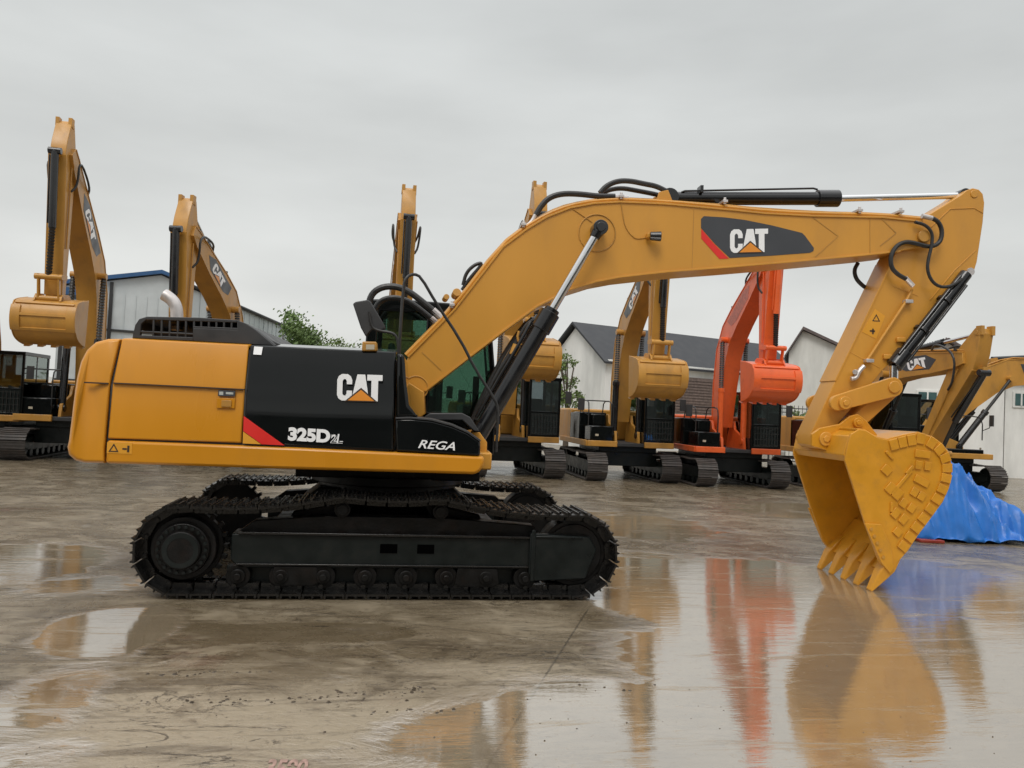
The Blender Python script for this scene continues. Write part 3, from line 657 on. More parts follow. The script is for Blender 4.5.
# hydraulic pipes along the boom back
def off(e, k):   # shift pixel outline up and left along its normal
    r_ = []
    for i, p in enumerate(e):
        a = Vector(e[max(0, i-1)]); c_ = Vector(e[min(len(e)-1, i+1)]); d = (c_-a).normalized(); r_.append((p[0]+d.y*k, p[1]-d.x*k))
    return r_
ue = up_e[1:15]
for k, y, r_ in ((2.4, -.22, .024), (2.6, -.12, .024), (3.5, .02, .02)):
    b = MB(); b.tube([at3(x, yy, y) for x, yy in off(ue, k)], r_, 8, 1); b.build('hydraulic_pipe', M['yellow'], boom)
b = MB(); b.tube([at3(x, yy, -.16) for x, yy in ((505, 242), (527, 225), (547, 213), (570, 204), (600, 200.5), (620, 199), (700, 203.5), (770, 210), (860, 214.5), (885, 215.5), (928, 218.5))], .02, 8, 1); b.build('hydraulic_pipe', M['yellow2'], boom)
for x, yy in ((452, 306), (523, 226), (620, 198), (723, 203), (857, 212), (898, 213)):
    b = MB(); c = at3(x, yy, -.2); b.cyl(c+Vector((0, -.06, -.03)), c+Vector((0, -.06, .05)), .018, n=8); b.box(c.x-.03, c.x+.03, -.29, .05, c.z-.01, c.z+.02); b.build('pipe_clamp', M['silver'], boom, .003)
b = MB(); b.tube([at3(x, yy, -BY-.006) for x, yy in ((621, 203), (623, 216), (625, 226), (630, 234), (636, 239), (644, 238), (650, 236))], .006, 6, 1)
b.tube([at3(x, yy, -BY-.006) for x, yy in ((573, 209), (582, 215), (592, 222))], .006, 6); b.build('lamp_cable', M['yellow2'], boom)
b = MB(); c = at3(648, 237, -BY); b.box(c.x-.03, c.x+.02, -BY-.09, -BY, c.z-.025, c.z+.03); bl = b.build('boom_lamp', M['yellow'], boom, .006)
c = at3(655, 237, -BY-.08); b = MB(); b.cyl((c.x-.07, c.y-.03, c.z), (c.x+.06, c.y-.05, c.z), .05, .06, n=16); b.build('lamp_housing', M['cyl'], bl, .006) if False else b.build('lamp_housing', M['cyl'], boom, .006)
# boom hoses
def hose(name, pts, y, r_, parent=boom, sm=2, mt='rubber'):
    b = MB(); b.tube([at3(p[0], p[1], p[2] if len(p) > 2 else y) for p in pts], r_, 10, sm); return b.build(name, M[mt], parent)
hose('hose', [(368, 306), (372, 293), (383, 286.5), (397, 286.5), (410, 292), (424, 303), (436, 313)], -.2, .038)
hose('hose', [(374, 310), (380, 301), (390, 297.5), (404, 299), (416, 306), (434, 321)], -.05, .034)
hose('hose', [(536, 215), (541, 206), (549, 197.5), (562, 193.5), (580, 194), (598, 196.3), (615, 196.5)], -.2, .035)
hose('hose', [(600, 193), (606, 186), (617, 181), (630, 180.8), (645, 184), (656, 186), (666, 191)], -.1, .033)
hose('hose', [(600, 194), (610, 189.5), (622, 188), (636, 190.5), (652, 193.5), (662, 196)], .05, .03)
hose('hose_end_pipe', [(536, 214), (532, 222), (524, 229)], -.2, .026, mt='silver')
hose('hose_end_pipe', [(433, 310), (444, 320)], -.2, .04, sm=0, mt='silver'); hose('hose_end_pipe', [(431, 318), (441, 327)], -.05, .036, sm=0, mt='silver')
hose('hose_end_pipe', [(614, 197), (628, 198)], -.2, .03, sm=0, mt='silver')
hose('hose', [(463, 285), (466, 273), (474, 265), (482, 262.5), (480, 267), (470, 278), (462, 290)], .1, .022)
b = MB(); c = at3(455, 296, -.1); b.cyl(c, c+Vector((.02, -.12, .03)), .05, n=14); b.cyl(c+Vector((-.12, 0, -.05)), c+Vector((-.1, -.12, -.03)), .035, n=12); b.build('pipe_fitting', M['yellow2'], boom, .005)
# boom cylinders
for y in (-.47, .47):
    pin = at3(600, 228, -.47); mid = at3(549, 314, -.47); ft = at3(474, 443, -.47)
    ft = Vector((ft.x, y, ft.z)); pin = Vector((pin.x, y, pin.z)); d = (ft-pin).normalized(); Lc = (ft-pin).length
    gl = pin+d*1.16
    b = MB(); b.cyl(gl+d*.1, ft-d*.02, .098, n=28); b.cyl(gl, gl+d*.24, .118, n=28); b.cyl(gl-d*.05, gl+d*.0, .09, n=28); b.cyl(ft+Vector((0, -.1, 0)), ft+Vector((0, .1, 0)), .12, n=20)
    b.tube([gl+d*.2+Vector((-.13, 0, .06)), gl+d*.5+Vector((-.13, 0, .03)), ft-d*.3+Vector((-.13, 0, .03))], .022, 8)
    bc = ub(b, 'boom_cylinder', M['cyl'], None, .006)
    b = MB(); b.cyl(pin+d*.08, gl, .052, n=20); b.build('rod', M['chrome'], bc)
    b = MB(); e = -.09 if y < 0 else .09; b.cyl(pin+Vector((0, -.06 if y < 0 else -.16, 0)), pin+Vector((0, .16 if y < 0 else .06, 0)), .088, n=28); b.cyl(pin+Vector((0, -.085, 0)), pin+Vector((0, .085, 0)), .055, n=20); b.cyl(pin+d*.05, pin+d*.14, .075, .06, n=20); b.build('rod_eye', M['cyl'], bc, .006)
    b = MB(); x = ft.x; b.prism([(x-.35, zb+.1), (x+.14, zb+.1), (x+.14, ft.z+.02), (x+.05, ft.z+.13), (x-.06, ft.z+.12), (x-.2, zb+.35)], y-.16, y-.11); b.prism([(x-.35, zb+.1), (x+.14, zb+.1), (x+.14, ft.z+.02), (x+.05, ft.z+.13), (x-.06, ft.z+.12), (x-.2, zb+.35)], y+.11, y+.16); b.build('cylinder_bracket', M['yellow'], bc, .006)
b = MB(); x0 = at(478, 455, -.9)[0]; b.box(x0-.3, x0+.16, -.8, 1.3, zb+.0, zb+.19); ub(b, 'front_sill', M['yellow'], None, .02)
hose('boom_base_hose', [(540, 318), (528, 322), (520, 335), (512, 352), (498, 372), (484, 400), (478, 430)], -.3, .022, boom)
hose('boom_base_hose', [(532, 318), (520, 330), (510, 345), (500, 362), (488, 385), (476, 420)], -.15, .02, boom)
hose('boom_base_hose', [(526, 322), (516, 335), (506, 350), (494, 372), (480, 400), (470, 425)], .0, .022, boom)
b = MB(); b.tube([at3(*p, -.36) for p in ((519, 331), (517, 338), (521, 345))], .015, 6, 1); b.cyl(at3(517, 345, -.36), at3(513, 355, -.36), .05, n=12); b.build('hose_fitting', M['yellow2'], boom)
# stick cylinder on top of the boom
b = MB(); p0 = at3(672, 198.5, 0); p1 = at3(838, 198.5, 0); p2 = at3(962, 196, 0)
d = (p1-p0).normalized(); b.cyl(p0, p1-d*.25, .083, n=28); b.cyl(p1-d*.28, p1, .108, n=28); b.cyl(p0-d*.05+Vector((0, -.1, 0)), p0-d*.05+Vector((0, .1, 0)), .11, n=20)
b.tube([p0+Vector((.1, -.06, .07)), p0+Vector((.14, -.06, .088)), p1+Vector((-.36, -.06, .088)), p1+Vector((-.30, -.05, .08))], .014, 8)
c = at3(699, 190, 0); b.box(c.x-.02, c.x+.02, -.12, .02, c.z-.06, c.z+.03)
scy = ub(b, 'stick_cylinder', M['cyl'], None, .006)
b = MB(); b.cyl(p1, p2-Vector((.06, 0, 0)), .042, n=20); b.build('rod', M['chrome'], scy)
b = MB(); b.cyl(p2+Vector((0, -.08, 0)), p2+Vector((0, .08, 0)), .08, n=20); b.build('rod_eye', M['cyl'], scy)
b = MB(); b.prism(pl([(655, 205), (659, 192), (668, 190), (674, 205)], -.13), -.14, -.11); b.prism(pl([(655, 205), (659, 192), (668, 190), (674, 205)], -.13), .11, .14); b.build('cylinder_bracket', M['yellow'], boom, .005)

# stick
SY = .185
st = [(913, 224), (930, 214), (961, 195), (967, 190), (973, 188), (979, 189.5), (983, 194), (984.5, 203), (983, 222), (977, 262), (974.5, 270), (970, 274.5), (958, 285), (930, 318), (905, 349), (882, 371), (857, 402), (838, 424), (831, 444), (825, 449), (816, 448.5), (811, 445), (811, 433), (838, 375), (866, 318), (884, 279), (893, 258), (903, 240)]
b = MB(); so = outline(st, -SY); b.prism(so, -SY, SY); stick = ub(b, 'stick', M['yellow'], None, .008)
b = MB(); b.strip(outline([(835, 381), (866, 317), (884, 279), (893, 260)], -SY), .02, -SY-.012, SY+.012)
b.strip(outline([(931, 227), (950, 209), (974, 208), (983, 213)], -SY), .012, -SY-.008, SY)
b.strip(outline([(976, 250), (955, 270), (930, 300)], -SY), .012, -SY-.006, SY)
for pa, pb in (((850, 352), (880, 368)), ((893, 286), (918, 296))): bar(b, at(*pa, -SY), at(*pb, -SY), .01, -SY-.004, -SY)
b.build('stiffener', M['yellow'], stick, .003)
b = MB()
for px, py, r_ in ((974, 194, .05),): c = at(px, py, -SY); b.cyl((c[0], -SY-.012, c[1]), (c[0], SY+.012, c[1]), r_, n=20)
c = at(821, 438.5, -SY)
b.cyl((c[0], -SY-.14, c[1]), (c[0], SY+.14, c[1]), .085, n=24); b.cyl((c[0], -SY-.155, c[1]), (c[0], SY+.15, c[1]), .045, n=6)
c = at(838, 403, -SY); b.cyl((c[0], -SY-.19, c[1]), (c[0], SY+.19, c[1]), .078, n=24); b.cyl((c[0], -SY-.205, c[1]), (c[0], -SY-.1, c[1]), .04, n=6)
b.build('pivot_pin', M['yellow'], stick, .006)
b = MB(); b.tube([at3(x, y, -SY-.05) for x, y in ((912, 290), (905, 303), (866, 362))], .018, 8); b.build('hydraulic_pipe', M['yellow'], stick)
for px, py in ((906, 302), (867, 361)):
    b = MB(); c = at3(px, py, -SY); b.box(c.x-.05, c.x+.05, -SY-.08, -SY, c.z-.022, c.z+.022); b.build('pipe_clamp', M['silver'], stick, .005)
b = MB(); b.tube([at3(x, y, -SY-.06) for x, y in ((864, 366), (859, 371), (856, 378), (851, 379))], .03, 8, 1); b.cyl(at3(856, 372, -SY), at3(855, 372, -SY-.1), .03); b.build('valve_fitting', M['silver'], stick, .003)
b = MB()
for px, py in ((900, 340), (887, 357)): c = at3(px, py, -SY); b.box(c.x-.06, c.x+.06, -SY-.04, -SY, c.z-.03, c.z+.03)
b.build('lug', M['yellow'], stick, .01)
b = MB(); wq = [(875, 309), (885, 316), (876, 339), (862, 332)]; b.prism(outline(wq, -SY), -SY-.004, -SY); wsn = b.build('warning_sticker', M['warn'], stick)
b = MB(); c = at(876, 319, -SY); tri_ring(b, c, .06, .02, -SY-.007, -SY-.004); c = at(872, 331, -SY); b.box(c[0]-.03, c[0]+.035, -SY-.007, -SY-.004, c[1]-.012, c[1]+.01); b.box(c[0]+.0, c[0]+.02, -SY-.007, -SY-.004, c[1]-.04, c[1]+.03); b.build('warning_symbol', M['line'], wsn)
b = MB(); c = at3(971, 272, -SY); b.cyl(c+Vector((-.02, -.03, .0)), c+Vector((-.02, .4, .0)), .05, n=16); b.build('cylinder_pin', M['silver'], stick)
hose('hose', [(932, 218), (939, 222), (942.5, 232), (940, 243), (930, 247.5), (915, 243), (905, 241.5), (896, 246), (890.5, 256), (891, 267), (897, 274), (906, 279)], -SY-.12, .027, stick)
hose('hose', [(915, 222), (926, 225), (932.5, 233), (932, 245), (928.5, 258), (927, 270), (932, 282), (941, 287.5), (952, 286), (962, 279)], -SY-.15, .02, stick)
hose('hose_end_pipe', [(905, 277.5), (913, 286)], -SY-.1, .03, stick, 0, 'silver')
hose('hose_end_pipe', [(922, 216), (932, 218.3)], -SY-.12, .03, stick, 0, 'silver')
hose('hose', [(858, 263), (854, 270), (856, 279), (863, 286), (868, 289)], .2, .026, stick)
# bucket cylinder
b = MB(); p0 = at3(966, 275, -.02); p1 = at3(890, 370, -.06); d = (p1-p0).normalized()
p0 = at3(966, 274, -.24); p1 = at3(894, 366, -.24); d = (p1-p0).normalized()
b = MB(); b.cyl(p0, p1, .075, n=24); b.cyl(p1-d*.22, p1+d*.0, .10, n=24); nn = Vector((-d.z, 0, d.x))
b.tube([p0+d*.1-nn*.07+Vector((0, -.07, 0)), p0+d*.2-nn*.08+Vector((0, -.08, 0)), p1-d*.12-nn*.08+Vector((0, -.08, 0))], .02, 8)
b.tube([p0+d*.15+nn*.06+Vector((0, -.08, 0)), p1-d*.12+nn*.07+Vector((0, -.08, 0))], .018, 8)
for t in (.3, .62): c = p0+(p1-p0)*t; b.cyl(c-d*.02, c+d*.02, .10, n=20)
bcy = ub(b, 'bucket_cylinder', M['cyl'], None, .004)
pj = at3(893.5, 387.5, -.24)
b = MB(); b.cyl(p1, pj, .05, n=16); b.build('rod', M['chrome'], bcy)
# bucket linkage
def link_plate(b, pa, pb, ra, rb_, y0, y1):
    A = Vector(at(*pa, y0)); B = Vector(at(*pb, y0)); d = (B-A).normalized(); a0 = math.atan2(d.y, d.x); q = []
    for k in range(9): t = a0+math.pi/2+math.pi*k/8; q.append((A.x+ra*math.cos(t), A.y+ra*math.sin(t)))
    for k in range(9): t = a0-math.pi/2+math.pi*k/8; q.append((B.x+rb_*math.cos(t), B.y+rb_*math.sin(t)))
    b.prism(q, y0, y1)
    return A, B
b = MB(); A, B = link_plate(b, (838, 403), (894, 387), .095, .12, -.33, -.27); dy = .6
q = [v.copy() for v in b.v]; b.add([v+Vector((0, dy, 0)) for v in q], list(b.f))
b.cyl((B.x, -.35, B.y), (B.x, .35, B.y), .075, n=20); idl = ub(b, 'idler_link', M['yellow'], None, .008)
b = MB(); link_plate(b, (893, 389), (857, 423), .10, .09, -.22, .22); ub(b, 'power_link', M['yellow'], None, .01)
# bucket
KY0, KY1 = -.75, .60
bo_px = [(849, 441), (851, 434), (859, 429.5), (866, 430.5), (878, 438), (889, 440), (905, 436), (920, 433), (934, 437.5), (943, 444), (949, 453), (952.5, 467), (950, 486), (943, 502), (929, 521), (917, 537), (908, 551), (889, 572), (879, 561), (865, 523), (845, 460)]
bo = outline(bo_px, KY0)
b = MB(); b.prism(bo, KY0, KY0+.035); b.prism(bo, KY1-.035, KY1)
# wrapped shell from the top to the cutting edge
shell = bo[2:18]
b.strip(shell, .028, KY0+.035, KY1-.035)
bk = ub(b, 'bucket', M['bucket'], None, .006, 30)
zc_ = lambda p: Vector((p[0], 0, p[1]))
b = MB()   # top section box that carries the ears
t0 = outline([(849, 462), (845, 455), (850, 436), (860, 430.5), (868, 432), (880, 440), (872, 452)], KY0)
b.prism(t0, KY0+.036, KY1-.036); b.build('top_section', M['bucket'], bk, .01)
b = MB()   # ears
for y in (-.30, .24):
    q = outline([(812, 446), (812, 434), (820, 428), (840, 424), (850, 416), (858, 414), (866, 420), (880, 438), (872, 452), (846, 456), (825, 450)], y-.0); b.prism(q, y, y+.045)
b.build('ear', M['bucket'], bk, .008)
b = MB(); c = at(857, 422.5, -.3); b.cyl((c[0], -.34, c[1]), (c[0], .34, c[1]), .06, n=20); b.cyl((c[0], -.355, c[1]), (c[0], -.34, c[1]), .035, n=6); b.build('link_pin', M['bucket'], bk, .005)
# cutting lip
lip_a = Vector(at(889, 572, KY0)); lip_b = Vector(at(917, 537, KY0)); dlip = (lip_a-lip_b).normalized(); nl = Vector((-dlip.y, dlip.x))
if nl.x > 0: nl = -nl
b = MB(); q = [lip_b-dlip*.0, lip_a+dlip*.02, lip_a+dlip*.02+nl*.045, lip_b+nl*.045]; b.prism([(p.x, p.y) for p in q], KY0+.036, KY1-.036); b.build('cutting_edge', M['bucket'], bk, .006)
# side cutters
b = MB(); q = outline([(863.5, 523), (880, 524), (889, 545), (893, 567), (889, 573), (880, 562)], KY0); b.prism(q, KY1, KY1+.03); b.build('side_cutter', M['bucket'], bk, .006); b = MB(); b.prism(q, KY0-.03, KY0); sc_ = b.build('side_cutter', M['bucket'], bk, .006)
b = MB()
for px, py in ((871, 529), (874, 536), (877, 543), (880, 550), (883, 557)): c = at(px, py, KY0-.03); b.cyl((c[0], KY0-.045, c[1]), (c[0], KY0-.03, c[1]), .02, n=8)
b.build('cutter_bolt', M['yellow2'], sc_)
# teeth
tip = Vector(at(869.5, 596, KY0+.06)); root = lip_a
for i in range(5):
    y = KY0+.075+i*(KY1-KY0-.15)/4
    Rt = root; Tp = Vector((tip.x, max(tip.y, .0)+.0)); d = (Tp-Rt).normalized(); nn = Vector((-d.y, d.x))
    b = MB()
    secs = [(-.24, .04, .05), (-.05, .07, .085), (.06, .065, .07), ((Tp-Rt).length, .016, .05)]
    vs = []
    for s_, h_, w_ in secs:
        c = Rt+d*s_+(nl*.02 if s_ <= .06 else nl*.0)
        for sy, sn in ((-1, -1), (1, -1), (1, 1), (-1, 1)): vs.append(Vector((c.x+nn.x*h_*sn, y+sy*w_, c.y+nn.y*h_*sn)))
    fs = [(0, 1, 2, 3), (12, 15, 14, 13)]
    for k in range(3):
        for j in range(4): fs.append((4*k+j, 4*k+(j+1) % 4, 4*k+4+(j+1) % 4, 4*k+4+j))
    b.add(vs, fs); b.build('tooth', M['bucket'], bk, .012)
# wear blocks on the near side plate
b = MB()
def blk(px, py, w_, h_, ang, y=KY0, th=.022):
    c = at(px, py, y); s_ = .0124
    T = Matrix.Translation((c[0], 0, c[1])) @ Matrix.Rotation(R(ang), 4, 'Y')
    b.box(-w_*s_/2, w_*s_/2, y-th, y, -h_*s_/2, h_*s_/2, T)
ring1 = [(893.5, 444.5), (902, 442), (911, 440), (920, 438.5), (931, 443), (939, 449.5), (944.5, 458), (946.5, 468), (945.5, 478), (942, 489), (936.5, 499), (930, 509), (923, 518.5), (916, 527.5), (909.5, 537), (903, 546)]
for i, (x, y) in enumerate(ring1):
    a = ring1[max(0, i-1)]; c = ring1[min(len(ring1)-1, i+1)]; ang = math.degrees(math.atan2(c[1]-a[1], c[0]-a[0])); blk(x, y, 8.2, 10, ang)
for (x, y, w_, h_, ang) in ((922, 454, 15, 7, 5), (918, 465, 6, 8, 8), (927, 466, 6, 8, 8), (921, 481, 15, 7, 25), (914, 492, 7, 8, 30), (921, 496, 7, 8, 30), (903, 503, 7, 8, 35), (911, 508, 7, 8, 35), (895, 513, 7, 9, 38), (903, 519, 7, 9, 38),
        (886, 470, 9, 8, 40), (890, 488, 8, 10, 40), (897, 494, 8, 10, 40), (901, 482, 3, 30, 40), (909, 470, 3, 10, 40), (897, 532, 8, 7, 40), (889, 455, 10, 2.5, 45), (891, 507, 2.5, 9, 0)):
    blk(x, y, w_, h_, ang)
b.build('wear_block', M['bucket'], bk, .004)

# ================================================================== background excavators
def rot2(p, a): return (p[0]*math.cos(a)-p[1]*math.sin(a), p[0]*math.sin(a)+p[1]*math.cos(a))
def bg_excavator(label, loc, rz, paint, group, foot=(.2, 1.75), Lb=6.1, ba=R(59), sa=R(2), Ls=2.95, curl=0., swing=0., coil=True, sc=1., decal=True, cylpaint=None, track='shoe2', shell=None, tank=True):
    t = thing('excavator', label, 'excavator', loc, rz, group); t.scale = (sc, sc, sc)
    Y = M[paint]; CP = M[cylpaint] if cylpaint else M['cyl']; SH = M[shell] if shell else Y
    def pb(b, name, mt, parent=None, bevel=0., upper=True):
        o = b.build(name, mt, parent or t, bevel)
        if upper and parent is None: o.rotation_euler = (0, 0, swing)
        return o
    # tracks: run along local y
    for s in (-1, 1):
        x = s*1.12; pth = track_path(1.62, .37, .42, .03, (-.6, .6)); smp, pit = resample(pth, 44)
        b = MB()
        for (u, z, a0) in smp:
            T = Matrix.Translation((x, -u, z)) @ Matrix.Rotation(-a0, 4, 'X')
            b.box(-.3, .3, -pit/2+.004, pit/2-.004, -.012, .006, T)
            for k in (-.4, 0, .4): b.box(-.3, .3, k*pit-.01, k*pit+.01, -.036, -.01, T)
        tr = pb(b, 'crawler_track', M[track], None, 0, False)
        b = MB(); b.prism([(-1.3, .58), (1.3, .58), (1.7, .5), (1.7, .34), (1.3, .24), (-1.3, .24), (-1.7, .34), (-1.7, .5)], x-.16, x+.16, 'x')
        for u in (-1.62, 1.62): b.cyl((x-.14, u, .42), (x+.14, u, .42), .33, n=24)
        for k in range(7): b.cyl((x-.17, -1.2+k*.4, .17), (x+.17, -1.2+k*.4, .17), .1, n=14)
        b.build('track_frame', M['frame'], tr)
    b = MB(); b.box(-.95, .95, -1.1, 1.1, .42, .86); b.box(-.9, .9, -1.2, 1.2, .84, 1.03); b.cyl((0, 0, .8), (0, 0, 1.08), .6, n=30); pb(b, 'lower_frame', M['frame'], None, .02, False)  # frame boxes enlarged to make the gap under the platform dark
    # upper structure, front is -y
    b = MB(); b.box(-1.30, 1.30, -1.45, 2.2, 1.02, 1.12); pb(b, 'platform', M['dark'], None, .01)
    for q_ in ((-1.33, -.42, -1.52, -1.44), (.42, 1.33, -1.52, -1.44), (-1.36, -1.3, -1.44, 2.2), (1.3, 1.36, -1.44, 2.2)): b = MB(); b.box(*q_, 1.0, 1.17); pb(b, 'sill', Y, None, .015)
    b = MB(); b.prism([(.85, 1.12), (2.45, 1.05), (2.85, 1.2), (2.85, 1.9), (2.6, 2.1), (.85, 2.1)], -1.3, 1.3, 'x'); pb(b, 'counterweight', SH, None, .05)
    b = MB(); b.box(-1.3, -.45, -.3 if tank else .55, 1.0, 1.12, 2.0); b.box(-1.2, -.5, -1.3, -.3 if tank else .55, 1.12, 1.6 if tank else 1.3)
    if tank: b.box(-1.0, -.6, -.75, -.3, 1.6, 1.95)
    eh = pb(b, 'tank_housing', M['black'], None, .03)
    b = MB(); b.box(-1.05, -.95, -1.305, -1.3, 1.3, 1.36); b.build('lamp', M['lamp'], eh)
    b = MB()
    for x in ((-1.25, -.55) if tank else (-1.25,)): b.tube([(x, -1.2, 1.6), (x, -1.2, 2.25), (x, -1.0, 2.35), (x, -.3, 2.35), (x, -.2, 2.0)], .018, 6, 1)
    if tank: b.tube([(-1.25, -.9, 2.35), (-.55, -.9, 2.35)], .018, 6)
    pb(b, 'handrail', M['rubber'])
    # cab on the machine's left
    b = MB(); x0, x1, y0, y1, z0, z1 = .42, 1.36, -1.42, .35, 1.12, 2.88
    for x in (x0, x1-.07):
        b.box(x, x+.07, y0, y0+.07, z0, z1-.08); b.box(x, x+.07, y1-.1, y1, z0, z1-.08); b.box(x, x+.07, y0+.07, y1-.1, z0, z0+.35); b.box(x+.01, x+.06, -.55, -.48, z0, z1-.08)
    b.box(x0-.01, x1+.01, y0-.02, y1+.02, z1-.1, z1); b.box(x0+.07, x1-.07, y1-.08, y1, z0, z0+.7); b.box(x0+.07, x1-.07, y0, y0+.05, z0, z0+.12); b.box(x0+.07, x1-.07, y0, y0+.04, z0+.72, z0+.78)
    cabo = pb(b, 'cab', M['black'], None, .012)
    b = MB(); b.box(x0+.07, x1-.07, y0+.02, y0+.03, z0+.12, z0+.72); b.build('lower_window', M['glass2'], cabo)
    b = MB(); b.box(x0+.07, x1-.07, y0+.02, y0+.03, z0+.78, z1-.1); b.build('windscreen', M['glass2'], cabo)
    for xa in (x0+.02, x1-.03): b = MB(); b.box(xa, xa+.01, y0+.07, y1-.1, z0+.35, z1-.1); b.build('side_window', M['glass2'], cabo)
    b = MB(); b.box(.65, 1.13, -.7, -.2, z0+.1, z0+.55); b.box(.65, 1.13, -.3, -.18, z0+.55, z0+1.15); b.build('seat', M['inner'], cabo, .04)
    b = MB()
    for k in range(9): b.box(x0+.1+k*.09, x0+.112+k*.09, y0-.012, y0, z0+.12, z0+.7)
    for k in range(4): b.box(x0+.07, x1-.07, y0-.01, y0-.002, z0+.15+k*.17, z0+.162+k*.17)
    b.build('guard_grid', M['rubber'], cabo)
    b = MB(); b.tube([(-1.25, -1.2, 1.9), (-1.45, -1.3, 2.0), (-1.5, -1.3, 2.1)], .015, 6); b.box(-1.62, -1.42, -1.34, -1.30, 2.05, 2.4); b.tube([(x1, y0, 2.3), (x1+.2, y0-.1, 2.3)], .015, 6); b.box(x1+.1, x1+.28, y0-.14, y0-.10, 2.15, 2.5); pb(b, 'mirror', M['dark'], None, .01)
    # boom in the (u, z) plane, u forward
    k = Lb/5.7
    cl = [(-.0, 0, .2), (.35, .22, .26), (1.2, .62, .36), (2.2, .98, .42), (2.9, 1.0, .41), (3.6, .78, .36), (4.6, .38, .29), (5.5, .06, .21), (5.8, -.02, .14)]
    pts = [Vector((c[0]*k, c[1]*k)) for c in cl]; A = []; B = []
    for i, p in enumerate(pts):
        d = (pts[min(i+1, len(pts)-1)]-pts[max(i-1, 0)]).normalized(); nn = Vector((-d.y, d.x)); A.append(p+nn*cl[i][2]*k); B.append(p-nn*cl[i][2]*k)
    def W(p, a=ba): q = rot2(p, a); return (foot[0]+q[0], foot[1]+q[1])
    def Y2(ps): return [(-p[0], p[1]) for p in ps]
    ow = [W(p) for p in A]; iw = [W(p) for p in B]; HW = .24
    b = MB(); b.prism(Y2(ow+iw[::-1]), -HW, HW, 'x'); bm_ = pb(b, 'boom', Y, None, .01)
    b = MB(); b.strip(Y2(ow), .03, -HW-.015, HW+.015, 'x'); b.strip(Y2(iw), .03, -HW-.015, HW+.015, 'x'); b.build('flange_plate', Y, bm_)
    off_o = [W((p.x, p.y+.07)) for p in A[2:]]
    for x in (-.16, .0, .16):
        b = MB(); b.tube([(x, -p[0], p[1]) for p in off_o], .022, 6, 1); b.build('hydraulic_pipe', Y if x else M['rubber'], bm_)
    b = MB()
    for p in off_o[1::2]: b.box(-.22, .22, -p[0]-.03, -p[0]+.03, p[1]-.03, p[1]+.05)
    b.build('pipe_clamp', M['dark'], bm_)
    # decal on both flanks
    def flank(u0, v0, u1, v1):
        for s in (-1, 1):
            q = [W((u*k, v*k)) for u, v in ((u0, v0+.33), (u1, v1+.26), (u1+.35, v1-.05), (u1, v1-.2), (u0+.3, v0-.24), (u0, v0+.0))]
            x = s*HW; b = MB(); b.prism(Y2(q), min(x, x+s*.004), max(x, x+s*.004), 'x'); b.build('boom_decal', M['decal_grey'] if decal else M['decal_pale'], bm_)
            if decal:
                dv = (v1-v0)/(u1-u0)
                def fn(a, c_, dd):
                    a_ = a if s < 0 else 1-a
                    uu = u0+.42+a_*.78; vv = v0-.14+dv*(uu-u0)+c_*.34
                    p = W((uu*k, vv*k)); return Vector((x+s*(.004+dd), -p[0], p[1]))
                cat_logo(fn, bm_, .003)
    flank(3.25, .83, 4.5, .42)
    # stick hanging from the boom end
    E0 = W((5.62*k, .02*k))
    def Sx(a, b_): # a along the stick (down), b_ forward
        q = rot2((b_, -a), sa); return (E0[0]+q[0], E0[1]+q[1])
    sp_ = [Sx(-.85, .02), Sx(-.9, .14), Sx(-.82, .24), Sx(-.35, .42), Sx(.0, .5), Sx(.6, .42), (Sx(Ls-.1, .13)), Sx(Ls+.12, .06), Sx(Ls+.12, -.08), Sx(Ls-.05, -.14), Sx(.5, -.22), Sx(.05, -.24), Sx(-.3, -.16)]
    b = MB(); b.prism(Y2(sp_), -.175, .175, 'x'); stk = pb(b, 'stick', Y, None, .01)
    b = MB(); b.strip(Y2([Sx(.02, .5), Sx(.6, .42), Sx(Ls-.1, .14)]), .025, -.2, .2, 'x'); b.cyl((-.19, -Sx(-.78, .12)[0], Sx(-.78, .12)[1]), (.19, -Sx(-.78, .12)[0], Sx(-.78, .12)[1]), .06, n=14)
    b.box(-.185, -.1, -Sx(-.86, .15)[0]-.1, -Sx(-.86, .15)[0]+.08, Sx(-.86, .15)[1]-.12, Sx(-.86, .15)[1]+.1); b.box(.1, .185, -Sx(-.86, .15)[0]-.1, -Sx(-.86, .15)[0]+.08, Sx(-.86, .15)[1]-.12, Sx(-.86, .15)[1]+.1)
    b.build('stiffener', Y, stk, .004)
    for s in (-1, 1):
        b = MB(); b.tube([(s*.2, -Sx(a, .1)[0], Sx(a, .1)[1]) for a in (.2, 1.0, 2.2)], .02, 6); b.build('hydraulic_pipe', Y, stk)
    # stick cylinder above the boom
    p1 = W((2.6*k, 1.55*k)); p2 = Sx(-.78, .12); v1 = Vector((0, -p1[0], p1[1])); v2 = Vector((0, -p2[0], p2[1])); d = (v2-v1).normalized()
    b = MB(); b.cyl(v1, v1+(v2-v1)*.62, .085, n=18); b.cyl(v1+(v2-v1)*.56, v1+(v2-v1)*.62, .1, n=18); scl = pb(b, 'stick_cylinder', CP)
    b = MB(); b.cyl(v1+(v2-v1)*.62, v2, .045, n=14); b.build('rod', M['chrome'], scl)
    q = W((2.6*k, 1.1*k)); b = MB(); b.prism(Y2([(p1[0]-.12, p1[1]), (p1[0]+.1, p1[1]+.05), (q[0]+.25, q[1]-.1), (q[0]-.25, q[1]-.25)]), -.12, .12, 'x'); b.build('cylinder_bracket', Y, bm_)
    # bucket cylinder on the front of the stick
    c0 = Sx(.0, .66); c1 = Sx(Ls*.52, .50); c2 = Sx(Ls*.86, .50)
    V = lambda p: Vector((0, -p[0], p[1]))
